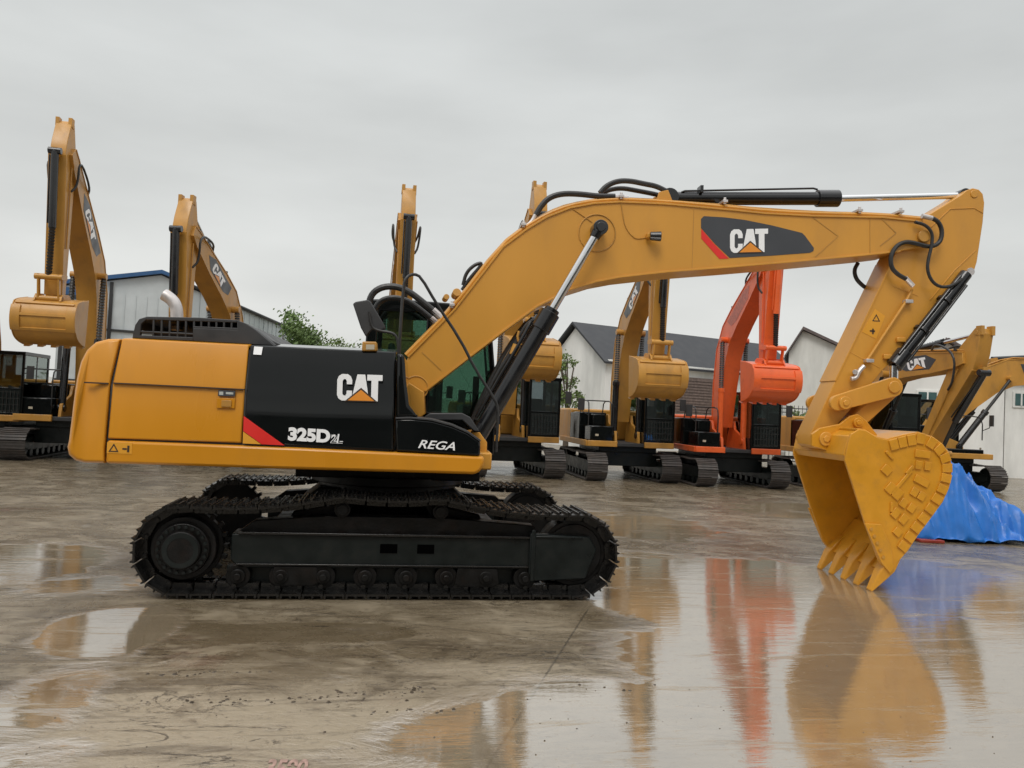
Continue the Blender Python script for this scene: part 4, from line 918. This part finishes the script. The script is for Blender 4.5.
    b = MB(); b.cyl(V(c0), V(c1), .085, n=18); b.cyl(V(c0)+Vector((-.14, 0, 0)), V(c0)+Vector((.14, 0, 0)), .08, n=14); b.tube([V(c0)+Vector((-.11, 0, -.1)), V(c1)+Vector((-.11, 0, .1))], .02, 6); bcl = pb(b, 'bucket_cylinder', CP, None, .004)
    b = MB()
    if coil:
        n_ = 16; a = V(c1); e = V(c2); dd = (e-a)/n_
        for i in range(n_): b.cyl(a+dd*i, a+dd*(i+.75), .075, .06, n=12)
    else: b.cyl(V(c1), V(c2), .05, n=14)
    b.build('wrapped_rod', M['rubber'], bcl)
    b = MB(); b.box(-.06, .06, -Sx(0, .66)[0]-.05, -Sx(0, .4)[0], Sx(0, .55)[1]-.1, Sx(0, .55)[1]+.08); b.build('cylinder_lug', Y, stk)
    # hoses round the boom end
    for s in (-1, 1):
        b = MB(); h0 = W((4.7*k, .75*k)); h1 = Sx(.1, -.1); h2 = Sx(.8, .1)
        b.tube([(s*.18, -h0[0], h0[1]), (s*.34, -h0[0]-.35, h0[1]+.15), (s*.36, -h1[0]-.2, h1[1]+.15), (s*.32, -h1[0]-.1, h1[1]-.5), (s*.22, -h2[0], h2[1])], .028, 8, 2); b.build('hose', M['rubber'], stk)
    # linkage and bucket
    bp = Sx(Ls, 0); lp = Sx(Ls*.86, .50); 
    def Bk(p): q = rot2((p[0]*.95, p[1]*.88), curl+sa); return (bp[0]+q[0], bp[1]+q[1])
    ear = Bk((.42, -.02))
    b = MB()
    for x in (-.24, .2):
        b.prism(Y2([(lp[0]-.07, lp[1]), (lp[0]+.06, lp[1]+.06), (ear[0]+.07, ear[1]), (ear[0]-.07, ear[1]-.03)]), x, x+.04, 'x')
        ip = Sx(Ls*.84, -.0); b.prism(Y2([(lp[0], lp[1]-.07), (lp[0], lp[1]+.07), (ip[0], ip[1]+.06), (ip[0], ip[1]-.06)]), x, x+.04, 'x')
    b.cyl((-.3, -lp[0], lp[1]), (.3, -lp[0], lp[1]), .07, n=14); b.cyl((-.3, -ear[0], ear[1]), (.3, -ear[0], ear[1]), .07, n=14); b.cyl((-.26, -bp[0], bp[1]), (.26, -bp[0], bp[1]), .075, n=14)
    pb(b, 'bucket_linkage', Y, None, .006)
    BWd = .69
    prof_ = [(-.22, .08), (.55, -.08), (.66, -.22), (.74, -.5), (.70, -.82), (.5, -1.08), (.2, -1.2), (-.15, -1.25)]
    pw = prof_
    for _ in range(2): pw = [pw[0]]+[q for a_, c_ in zip(pw[:-1], pw[1:]) for q in ((a_[0]*.75+c_[0]*.25, a_[1]*.75+c_[1]*.25), (a_[0]*.25+c_[0]*.75, a_[1]*.25+c_[1]*.75))]+[pw[-1]]
    pw = [Bk(p) for p in pw]
    b = MB(); cl_ = Y2(pw+[Bk((-.2, -.6))]); b.prism(cl_, -BWd, -BWd+.03, 'x'); b.prism(cl_, BWd-.03, BWd, 'x')
    cx_, cz_ = Bk((.15, -.55)); pin_ = [(cx_+(p[0]-cx_)*.955, cz_+(p[1]-cz_)*.955) for p in pw]
    b.strip(Y2(pin_), .03, -BWd+.03, BWd-.03, 'x'); bkt = pb(b, 'bucket', Y, None, .012)
    b = MB()
    for x in (-.3, .26): b.prism(Y2([Bk((-.12, .1)), Bk((.0, .16)), Bk((.42, .1)), Bk((.56, -.1)), Bk((-.1, 0.))]), x, x+.04, 'x')
    b.build('ear', Y, bkt, .004)
    b = MB()
    for k_ in (8, 13, 18): b.strip(Y2(pw[k_:k_+2]), .05, -BWd+.06, BWd-.06, 'x')
    b.build('wear_bar', Y, bkt, .003)
    for xa in (-BWd-.004, BWd-.2): b = MB(); b.strip(Y2(pw[10:20]), .06, xa, xa+.204, 'x'); b.build('wear_plate', Y, bkt, .004)
    for i in range(5):
        x = -BWd+.1+i*(2*BWd-.2)/4; b = MB(); r0 = Bk((-.1, -1.24)); r1 = Bk((-.42, -1.22)); b.add([(x-.06, -r0[0], r0[1]-.05), (x+.06, -r0[0], r0[1]-.05), (x+.06, -r0[0], r0[1]+.05), (x-.06, -r0[0], r0[1]+.05), (x-.03, -r1[0], r1[1]-.01), (x+.03, -r1[0], r1[1]-.01), (x+.03, -r1[0], r1[1]+.01), (x-.03, -r1[0], r1[1]+.01)],
            [(0, 1, 2, 3), (4, 7, 6, 5), (0, 4, 5, 1), (1, 5, 6, 2), (2, 6, 7, 3), (3, 7, 4, 0)]); b.build('tooth', Y, bkt)
    # boom cylinders
    bj = W((2.75*k, .85*k)); bf = (.95, 1.35)
    for s in (-1, 1):
        x = s*.38; a = Vector((x, -bf[0], bf[1])); e = Vector((x, -bj[0], bj[1])); mid = a+(e-a)*.52
        b = MB(); b.cyl(a, mid, .095, n=18); b.cyl(mid-(e-a)*.04, mid, .11, n=18); b.cyl(a-Vector((.09, 0, 0)), a+Vector((.09, 0, 0)), .1, n=14); bc = pb(b, 'boom_cylinder', CP, None, .004)
        b = MB()
        if coil:
            n_ = 22; dd = (e-mid)/n_
            for i in range(n_): b.cyl(mid+dd*i, mid+dd*(i+.75), .078, .062, n=12)
        else: b.cyl(mid, e, .05, n=14)
        b.build('wrapped_rod', M['rubber'], bc)
        b = MB(); b.cyl(e-Vector((.16 if s > 0 else .07, 0, 0)), e+Vector((.07 if s > 0 else .16, 0, 0)), .09, n=16); b.build('rod_eye', Y, bc)
    b = MB()
    for x in (-.4, .32): b.prism(Y2([(-.2, 1.1), (1.15, 1.1), (1.08, 1.45), (.4, 1.7), (.3, 1.95), (.08, 1.95), (-.1, 1.5)]), x, x+.08, 'x')
    pb(b, 'boom_bracket', Y, None, .01)
    return t
M['decal_pale'] = mat('pale_logo', (.50, .16, .12), .5, var=.3, vs=14)

ROW = 'excavators parked in a row behind'
RZ = .035
def place(px, py, dy=1.62):   # px, py: middle of the track fronts on the ground
    g = onz(px, py); v = Vector((math.sin(-RZ), math.cos(-RZ), 0)); p = g+v*dy; return (p.x, p.y, 0)
bg_excavator('yellow excavator at the left edge of the photo, only its dark cab side showing', place(-42, 458), RZ, 'yellow2', ROW, ba=R(50), Lb=5.6, sc=1.0)
bg_excavator('yellow excavator with raised arm behind the big one\'s tail, leftmost of the row', place(66, 461), RZ, 'yellow2', ROW, ba=R(64), Lb=6.4, sc=1.04, Ls=3.45, sa=R(1))
bg_excavator('yellow excavator with its arm rising behind the exhaust pipe of the big one', place(226, 466), RZ-.2, 'yellow2', ROW, ba=R(45), Lb=5.8)
bg_excavator('yellow excavator of which only the arm top shows above the big one\'s cab', place(391, 472.5), RZ, 'yellow2', ROW, ba=R(57), Lb=5.9)
bg_excavator('yellow excavator with curled bucket and cab just right of the black boom cylinders', place(512, 477.5), RZ+.02, 'yellow2', ROW, ba=R(62), Lb=6.05, sa=R(-1), Ls=3.2)
bg_excavator('yellow excavator with its bucket hanging between gable house and orange machine', place(634, 482), RZ-.05, 'yellow2', ROW, ba=R(56), Lb=5.6, Ls=2.8, sc=.97)
bg_excavator('bright orange crawler excavator with raised orange bucket, the only orange machine', place(744, 488), RZ-.07, 'orange', ROW, ba=R(58), Lb=5.5, Ls=2.75, sc=.95, cylpaint='orange', decal=False)
# two more on the right, standing apart from the row
RG = 'excavators parked on the right'
gq = onz(884, 495); bg_excavator('yellow excavator with lowered arm behind the big stick, next to the blue tarpaulin', (gq.x, gq.y+1.8, 0), 0, 'yellow2', RG, ba=R(22), Lb=5.0, sa=R(-31), Ls=2.8, curl=R(-10), coil=False)
gr_ = onz(1050, 505); bg_excavator('yellow excavator cut by the right edge of the photo, black cab and lettered boom', (gr_.x, gr_.y+5.0, 0), 0, 'yellow2', RG, ba=R(21), Lb=6.1, sa=R(-15), coil=False, swing=R(80), tank=False)

# ================================================================== blue tarpaulin
def tarp():
    pxs = [(922, 541), (1016, 546)]
    A = onz(916, 541); B = onz(1016, 546); ex_ = (B-A).normalized(); ey_ = Vector((-ex_.y, ex_.x, 0)); Lx = (B-A).length
    nx, ny = 200, 100; b = MB(); rnd = random.Random(3)
    from mathutils import noise as mn
    W_, D_ = Lx+1.5, 1.9
    CR = []
    for k in range(16):
        a_ = rnd.uniform(-2.9, .5); CR.append((.3+rnd.uniform(-.15, .5), .9+rnd.uniform(-.3, .2), math.cos(a_), math.sin(a_), rnd.uniform(-.12, .18), rnd.uniform(.03, .12)))
    for j in range(ny+1):
        for i in range(nx+1):
            u = -.5+(W_)*i/nx; v = D_*j/ny
            xn = (u)/(Lx+.45)
            hgt = 1.60*max(0., 1-abs((u-.52)/1.0)**1.7) if u < .52 else 1.60*max(0, 1-((u-.52)/(Lx+.45))**1.25)
            env = min(1, v/.55)**.7*min(1, (D_-v)/.55)**.7
            hgt *= env
            fold = mn.noise(Vector((u*2.4+v*1.3, v*1.1-u*.6, .3)))*.2-abs(mn.noise(Vector((u*3.2+v*2.4, v*1.1-u*.5, 2.3))))*.34-abs(mn.noise(Vector((u*5.5-v*2.2, v*1.5+u*.8, 8.3))))*.16+mn.noise(Vector((u*11, v*9, 5)))*.02
            fold += .05*math.sin((u*1.0+v*.4)*9+3*mn.noise(Vector((u, v*2, 9))))*(1-abs(v/D_-.4))
            for (ax_, ay_, dx_, dy_, dep, wd_) in CR:
                t_ = (u-ax_)*dx_+(v-ay_)*dy_
                if t_ < 0: continue
                dd = abs((u-ax_)*dy_-(v-ay_)*dx_); q_ = max(0., 1-dd/(wd_*(1+t_*.5))); fold -= dep*q_*min(1, t_*3)
            hgt = max(0.012+abs(fold)*.25, hgt+fold*min(1, hgt*3+.15))
            edge = .12*mn.noise(Vector((u*1.7, 0, 7)))+.05*mn.noise(Vector((u*6, 0, 1)))
            p = A+ex_*u+ey_*(v+(edge if j < 6 else edge*max(0, 1-j/20)))
            b.v.append(Vector((p.x, p.y, hgt)))
    for j in range(ny):
        for i in range(nx):
            k = j*(nx+1)+i; b.f.append((k, k+1, k+nx+2, k+nx+1))
    o = b.build('tarpaulin', mat('blue_tarp', (.012, .15, .52), .36, var=.12, vs=5, rvar=.08, bump=.35, bs=7, coat=.05), None, 0, 16)
    s_ = o.modifiers.new('solid', 'SOLIDIFY'); s_.thickness = .008
    tag(o, 'crumpled bright blue tarpaulin draped over a low heap behind the big bucket', 'tarpaulin')
    # red edge of what lies below
    b = MB(); c = A+ex_*.5; b.box(-.5, -.1, -.04, .16, .0, .05, Matrix.Translation(c+ey_*(-.12)) @ Matrix.Rotation(math.atan2(ex_.y, ex_.x), 4, 'Z'))
    o2 = b.build('plank', mat('red_board', (.28, .035, .02), .4, var=.2), None, .01); tag(o2, 'thin red board sticking out under the front edge of the blue tarpaulin', 'board')
tarp()

# ================================================================== buildings
def wall_mat(name, col, dirt, amt=.5, sc=1.2, streak=4): return mat(name, col, .75, var=.08, vs=1.5, dirt=(dirt, amt, sc), streak=streak)
M['wall_w'] = wall_mat('white_render', (.80, .80, .77), (.36, .37, .35), .55, .5)
M['wall_g'] = wall_mat('stained_render', (.68, .68, .64), (.33, .33, .30), .6, .6)
M['roof_d'] = mat('dark_roof_sheet', (.035, .037, .042), .6, var=.2, vs=2)
M['tile'] = mat('grey_roof_tile', (.12, .095, .09), .75, var=.35, vs=6)
M['blue'] = mat('blue_trim', (.03, .10, .24), .5, var=.1)
M['pale'] = mat('pale_cladding', (.56, .60, .61), .55, var=.06, vs=2)
M['brown'] = mat('rusty_shutter', (.20, .15, .13), .6, var=.3, vs=6)
M['win'] = mat('window_glass', (.03, .05, .05), .12, var=.2, vs=3)
M['teal'] = mat('teal_window', (.06, .12, .12), .2, var=.2)
def wallbox(A, B, depth, z0, z1):
    """frame of a building whose front runs from A to B (Vectors on the ground); depth goes away"""
    d = (B-A); L_ = d.length; d = d/L_; n_ = Vector((-d.y, d.x, 0))
    if n_.y < 0: n_ = -n_
    return Matrix(((d.x, n_.x, 0, A.x), (d.y, n_.y, 0, A.y), (0, 0, 1, 0), (0, 0, 0, 1))), L_
def gpt(px, d): # point on the ground below pixel column at distance d along the view axis
    r_ = ray(px, 410); p = CAM+r_*d; return Vector((p.x, p.y, 0))
# warehouse on the left
def warehouse():
    A = gpt(52, 34); B = gpt(168, 36); C_ = gpt(270, 54)
    t = thing('warehouse', 'pale grey clad warehouse with blue roof trim behind the leftmost excavators', 'warehouse')
    T, L_ = wallbox(A, B, 0, 0, 6); Ti = T.inverted(); C2 = Ti @ C_
    ez = 7.1; pz = 7.35; el = 6.4
    b = MB(); D = 25
    b.prism([(0, 0), (L_, 0), (L_, ez), (L_*.87, pz), (0, el)], 0, .2, 'y', T)
    sh = (C2.x-L_)/C2.y
    Tr = [T @ Vector(p) for p in ((L_, 0, 0), (L_+sh*D, D, 0), (L_+sh*D, D, ez), (L_, 0, ez), (L_-.2, 0, 0), (L_-.2+sh*D, D, 0), (L_-.2+sh*D, D, ez), (L_-.2, 0, ez))]
    b.add(Tr, [(0, 1, 2, 3), (4, 7, 6, 5), (0, 4, 5, 1), (1, 5, 6, 2), (2, 6, 7, 3), (3, 7, 4, 0)])
    b.build('wall', M['pale'], t)
    b = MB()
    for k in range(int(L_/.45)): b.box(.3+k*.45, .33+k*.45, -.03, 0, 0, el-.1, T)
    for k in range(24):
        p = T @ Vector((L_+sh*k, k*1.0, 0)); b.box(p.x-.0, p.x+.05, p.y, p.y+.05, 0, ez)
    b.build('cladding_rib', M['pale'], t)
    b = MB(); b.box(L_*.42, L_*.42+.14, -.1, 0, 0, 6.8, T); b.box(L_*.02, L_*.02+.14, -.1, 0, 0, el-.1, T); b.box(0, L_, -.08, 0, 4.6, 4.7, T); b.box(0, L_, -.08, 0, 2.3, 2.38, T)
    b.build('steel_post', M['dark'], t)
    b = MB()
    b.prism([(-.3, el), (L_*.87, pz+.05), (L_+.2, ez+.05), (L_+.2, ez+.2), (L_*.87, pz+.22), (-.3, el+.18)], -.25, -.04, 'y', T); b.build('roof_trim', M['blue'], t)
    b = MB(); b.box(.1, 1.6, -2.2, -.3, el-.55, el-.25, T); b.build('canopy', M['blue'], t)
    q = [T @ Vector(p) for p in ((-.2, -.04, el+.16), (L_*.87, -.04, pz+.2), (L_*.87+sh*D, D, pz+.2), (-.2+sh*D, D, el+.16), (L_+.25, -.04, ez+.12), (L_+.25+sh*D, D, ez+.12))]
    b = MB(); b.add(q, [(0, 1, 2, 3), (1, 4, 5, 2)]); rf = b.build('roof', M['roof_d'], t); rf.modifiers.new('s', 'SOLIDIFY').thickness = .12
    return t
warehouse()
def house(label, A, B, depth, ez, rz_, over=.25, gable='x', wallm='wall_g', roofm='tile', wins=(), extra=None, ridge=.5, name='house'):
    """gable='x': ridge runs along the front; 'y': ridge runs away, the front wall is the gable"""
    t = thing(name, label, 'house' if name == 'house' else 'building'); T, L_ = wallbox(A, B, depth, 0, ez); b = MB()
    if gable == 'y':
        for y0 in (0, depth-.2): b.prism([(0, 0), (L_, 0), (L_, ez), (L_*ridge, rz_), (0, ez)], y0, y0+.2, 'y', T)
        b.box(0, .2, .2, depth-.2, 0, ez, T); b.box(L_-.2, L_, .2, depth-.2, 0, ez, T)
    else:
        b.box(0, L_, 0, .2, 0, ez, T); b.box(0, L_, depth-.2, depth, 0, ez, T)
        for x0 in (0, L_-.2): b.prism([(0.2, 0), (depth-.2, 0), (depth-.2, ez), (depth/2, rz_-.1), (.2, ez)], x0, x0+.2, 'x', T)
    b.build('wall', M[wallm], t)
    b = MB(); th = .14
    if gable == 'y':
        sl = (rz_-ez)/(L_*ridge); sr = (rz_-ez)/(L_*(1-ridge)); b.prism([(-over, ez-over*sl+.03), (L_*ridge, rz_+.03), (L_+over, ez-over*sr+.03), (L_+over, ez-over*sr+th), (L_*ridge, rz_+th+.03), (-over, ez-over*sl+th)], -.3, depth+.3, 'y', T)
    else: sl = (rz_-ez)/(depth/2); b.prism([(-over, ez-over*sl+.03), (depth/2, rz_+.03), (depth+over, ez-over*sl+.03), (depth+over, ez-over*sl+th), (depth/2, rz_+th+.03), (-over, ez-over*sl+th)], -.3, L_+.3, 'x', T)
    rf = b.build('roof', M[roofm], t)
    if roofm == 'tile' :
        b = MB()
        if gable == 'y':
            for k in range(int(depth/.35)): b.prism([(L_*ridge, rz_+th+.02), (L_+over, ez-over*sr+th-.01), (L_+over, ez-over*sr+th+.04), (L_*ridge, rz_+th+.07)], k*.35, k*.35+.12, 'y', T)
        else:
            for k in range(int(L_/.35)): b.prism([(-over, ez-over*sl+th), (depth/2, rz_+th+.02), (depth/2, rz_+th+.08), (-over, ez-over*sl+th+.05)], k*.35, k*.35+.12, 'x', T)
        b.build('tile_row', M['tile'], rf)
    for (x0, x1, z0, z1, mt) in wins:
        b = MB(); b.box(x0-.08, x1+.08, -.05, -.002, z0-.08, z1+.08, T); f_ = b.build('window', M['wall_w'], t)
        b = MB(); b.box(x0, x1, -.062, -.05, z0, z1, T); b.build('pane', M[mt], f_)
        b = MB(); b.box((x0+x1)/2-.03, (x0+x1)/2+.03, -.08, -.062, z0, z1, T); b.build('mullion', M['wall_w'], f_)
    if extra: extra(t, T, L_)
    return t
def shed_extra(t, T, L_):
    b = MB()
    for k in range(12): b.box(3.0, 7.9, -.12, -.08, 2.2+k*.16, 2.28+k*.16, T)
    b.box(3.0, 7.9, -.08, -.0, 2.1, 4.15, T); b.build('louvre_shutter', M['brown'], t)
    b = MB(); b.box(0, L_, -.25, 0, 4.5, 4.75, T); b.build('fascia', M['wall_w'], t, .01)
house('long low white building with dark roof, its gable end at the middle excavators', gpt(604, 41), gpt(800, 49), 5.6, 4.7, 6.75, .3, 'x', 'wall_w', 'roof_d', wins=((4.3, 5.3, 4.3, 4.5, 'win'),), extra=shed_extra, name='workshop_building')
house('stained pale house with grey tiled roof right of the orange bucket', gpt(787, 38), gpt(850, 37), 9, 5.3, 6.35, .2, 'y', 'wall_g', 'tile', ridge=.22)
house('white gabled building with teal windows and grey tiles behind the right excavators', gpt(874, 33), gpt(1004, 32), 8, 4.2, 5.5, .2, 'y', 'wall_w', 'tile', ridge=.55, wins=((1.7, 2.4, 2.7, 3.4, 'teal'),), name='gabled_building')
house('low white wing with flat dark roof at the right edge of the photo', gpt(1005, 32.5), gpt(1160, 31), 6, 4.0, 4.5, .2, 'x', 'wall_w', 'roof_d', wins=((.35, .8, 3.0, 3.5, 'teal'), (2.2, 2.8, 3.0, 3.5, 'teal')), name='building_wing')
# yard fence between houses
def fence(A, B, h, label):
    T, L_ = wallbox(A, B, 0, 0, h); t = thing('fence', label, 'fence'); b = MB()
    for z in (.25, h-.15, h*.6): b.box(0, L_, -.02, .02, z, z+.04, T)
    for k in range(int(L_/.16)): b.box(k*.16, k*.16+.02, -.012, .012, .25, h, T)
    b.build('bar', M['dark'], t)
    for k in range(int(L_/2)+1):
        b = MB(); b.box(k*2-.04, k*2+.04, -.05, .05, 0, h+.1, T); b.build('post', M['dark'], t)
fence(gpt(770, 33), gpt(862, 32), 2.6, 'dark iron bar fence in front of the stained pale house')
b = MB(); T, L_ = wallbox(gpt(-60, 44), gpt(330, 52), 0, 0, 2); b.box(0, L_, 0, .2, 0, 2.6, T); o = b.build('wall', M['wall_w']); tag(o, 'long low white boundary wall at the back left of the yard', 'wall')
b = MB(); T, L_ = wallbox(gpt(420, 52), gpt(600, 50), 0, 0, 2); b.box(0, L_, 0, .2, 0, 2.4, T); o = b.build('wall', M['wall_g']); tag(o, 'low stained boundary wall behind the middle excavators', 'wall')

# the opposite side of the yard: stands behind the photographer, seen as the dark half of the reflections in the glossy panels
ob = thing('workshop_hall', 'long dark workshop hall behind the photographer, mirrored in the black pump door', 'building')
b = MB(); b.box(-45, 60, -36, -24, 0, 6.2); b.build('wall', mat('dark_hall_cladding', (.05, .052, .05), .7, var=.2, vs=.8), ob)
b = MB(); b.prism([(-36.5, 6.2), (-23.5, 6.2), (-30, 8.2)], -45.5, 60.5, 'x'); b.build('roof', M['roof_d'], ob)
for k in range(9):
    b = MB(); b.box(-40+k*11, -35+k*11, -24, -23.9, 0, 4.4); dd_ = b.build('gate', mat('gate_steel', (.10, .10, .10), .6) if k == 0 else bpy.data.materials['gate_steel'], ob)

# ================================================================== trees
def leaf_mat(name, col):
    m = mat(name, col, .6, var=.35, vs=1.2); return m
M['leaf'] = leaf_mat('leaf_green', (.11, .175, .045)); M['leaf2'] = leaf_mat('leaf_light', (.13, .19, .05)); M['bark'] = mat('bark', (.09, .07, .05), .9, var=.3)
def tree(label, base, h, rad, mt, n=2600, seed=1, lf=.16, cz=.62, group=None, name='tree', fl=.55):
    rnd = random.Random(seed); t = thing(name, label, 'tree' if name == 'tree' else 'shrub', base, 0, group)
    b = MB(); b.cyl((0, 0, 0), (0, 0, h*.45), .16, .09, 10); limbs = []
    for k in range(9):
        a = rnd.uniform(0, 6.28); e = Vector((math.cos(a)*rad*rnd.uniform(.4, .9), math.sin(a)*rad*rnd.uniform(.4, .9), h*rnd.uniform(.5, .97))); limbs.append(e)
        b.tube([(0, 0, h*.35), e*.5+Vector((0, 0, h*.25)), e], .035, 6)
    b.build('trunk', M['bark'], t)
    b = MB(); cl = []
    for k in range(34):
        e = rnd.choice(limbs); cl.append((e*rnd.uniform(.75, 1.05)+Vector((rnd.gauss(0, .25), rnd.gauss(0, .25), rnd.gauss(0, .2)))*rad*.6, rnd.uniform(.18, .42)*rad))
    for i in range(n):
        c, r_ = rnd.choice(cl); p = c+Vector((rnd.gauss(0, 1), rnd.gauss(0, 1), rnd.gauss(0, .8)))*r_*fl
        if p.z < .2: continue
        a = Vector((rnd.gauss(0, 1), rnd.gauss(0, 1), rnd.gauss(0, .6))).normalized(); u = a.orthogonal().normalized(); v = a.cross(u); s_ = lf*rnd.uniform(.6, 1.3)
        b.add([p-u*s_*.5, p+v*s_*.28, p+u*s_*.5, p-v*s_*.28], [(0, 1, 2, 3)])
    b.build('crown', M[mt], t)
tree('round green tree beyond the warehouse, above the engine hood', gpt(284, 50), 7.4, 2.3, 'leaf', 12000, 4, .22, fl=.46)
BL = ('tallest light green bush, right beside the round tree', 'second light green bush from the round tree', 'third light green bush from the round tree', 'light green bush nearest the cab of the big excavator')
for i, (px, d, h, r_) in enumerate(((303, 56, 6.6, 2.0), (322, 55, 6.2, 2.0), (340, 54, 5.9, 1.8), (354, 56, 5.8, 1.7))):
    tree(BL[i], gpt(px, d), h, r_, 'leaf2', 2200, 20+i, .2, group='bushes left of the cab')
tree('small bright green tree beside the gable end of the long white building', gpt(567, 40), 5.0, .8, 'leaf2', 1600, 9, .16)
tree('green bush behind the iron fence by the pale house', gpt(806, 34), 2.9, .7, 'leaf2', 900, 11, .14, name='bush')

# ================================================================== small things lying on the yard
rnd = random.Random(11); b = MB()
def clod(x, y, s_):
    n_ = 6; vs = []; h_ = s_*rnd.uniform(.25, .6); a0 = rnd.uniform(0, 6.28); el = rnd.uniform(.4, 1)
    for i in range(n_):
        a = a0+i*2*math.pi/n_; q = s_*rnd.uniform(.6, 1.1); vs.append((x+q*math.cos(a), y+q*math.sin(a)*el, -.002))
    for i in range(n_):
        a = a0+i*2*math.pi/n_; q = s_*rnd.uniform(.3, .6); vs.append((x+q*math.cos(a), y+q*math.sin(a)*el, h_))
    b.add(vs, [tuple(range(n_)), tuple(reversed(range(n_, 2*n_)))]+[(i, (i+1) % n_, n_+(i+1) % n_, n_+i) for i in range(n_)])
for i in range(260):
    px, py = rnd.uniform(-40, 1060), 470+300*rnd.random()**.8
    g_ = onz(px, py); clod(g_.x, g_.y, rnd.uniform(.003, .009)*(1.8 if rnd.random() < .06 else 1))
for (px, py, k, sx, sy) in ((415, 689, 16, .10, .03), (300, 700, 40, .42, .035), (345, 694, 24, .22, .03), (400, 712, 14, .2, .03), (165, 676, 10, .12, .03), (220, 672, 10, .15, .03), (610, 690, 10, .3, .05)):
    g_ = onz(px, py)
    for i in range(k): clod(g_.x+rnd.gauss(0, sx), g_.y+rnd.gauss(0, sy), rnd.uniform(.006, .02))
o = b.build('mud_clods', mat('wet_mud', (.075, .056, .037), .45, var=.4, vs=20)); tag(o, 'small dark clods of mud and grit scattered over the wet yard', 'mud', kind='stuff')
me = text_mesh('3590', 1, .03, 0, .0005)
g0 = onz(264, 772); g1 = onz(306, 772); xs = [v.co.x for v in me.vertices]; ys = [v.co.y for v in me.vertices]; x0, x1, y0, y1 = min(xs), max(xs), min(ys), max(ys)
dx = (g1-g0); dn = Vector((-dx.y, dx.x, 0)).normalized()
for v in me.vertices:
    p = g0+dx*((v.co.x-x0)/(x1-x0))+dn*((v.co.y-y0)/(y1-y0)*.20-.06); v.co = Vector((p.x, p.y, .004+v.co.z))
me.materials.append(mat('worn_pink_paint', (.34, .22, .18), .5, var=.35, vs=25))
o = bpy.data.objects.new('painted_number', me); COL.objects.link(o); tag(o, 'faded pinkish number painted on the ground at the bottom edge', 'ground marking')

# parts whose mesh holds separate pieces become one object per piece
def split_pieces(names):
    for o in list(bpy.data.objects):
        if o.type != 'MESH' or o.name.split('.')[0] not in names or o.data.users > 1: continue
        me = o.data; nv = len(me.vertices); par = list(range(nv))
        def find(i):
            while par[i] != i: par[i] = par[par[i]]; i = par[i]
            return i
        for p in me.polygons:
            v0 = find(p.vertices[0])
            for v in p.vertices[1:]: par[find(v)] = v0
        isl = {}
        for i in range(nv): isl.setdefault(find(i), []).append(i)
        cl = []
        for k, idx in isl.items():
            lo = [min(me.vertices[i].co[a] for i in idx)-.004 for a in range(3)]; hi = [max(me.vertices[i].co[a] for i in idx)+.004 for a in range(3)]
            cl.append([lo, hi, set(idx)])
        ch = True
        while ch:
            ch = False
            for i in range(len(cl)):
                for j in range(i+1, len(cl)):
                    if all(cl[i][0][a] <= cl[j][1][a] and cl[j][0][a] <= cl[i][1][a] for a in range(3)):
                        cl[i] = [[min(cl[i][0][a], cl[j][0][a]) for a in range(3)], [max(cl[i][1][a], cl[j][1][a]) for a in range(3)], cl[i][2] | cl[j][2]]; cl.pop(j); ch = True; break
                if ch: break
        if len(cl) < 2: continue
        base = o.name.split('.')[0]
        for n_, (lo, hi, idx) in enumerate(cl):
            mp_ = {}; mb = MB(); fs = []
            for p in me.polygons:
                if p.vertices[0] in idx:
                    f = []
                    for v in p.vertices:
                        if v not in mp_: mp_[v] = len(mb.v); mb.v.append(me.vertices[v].co.copy())
                        f.append(mp_[v])
                    mb.f.append(tuple(f))
            nm = mb.mesh(base); nm.materials.append(me.materials[0])
            if n_ == 0: first = nm
            else:
                c_ = o.copy(); c_.data = nm; COL.objects.link(c_)
        o.data = first
split_pieces({'mirror', 'ear', 'boom_bracket', 'cylinder_bracket', 'lamp_cable', 'pivot_pin', 'lug', 'handrail', 'frame_slot'})
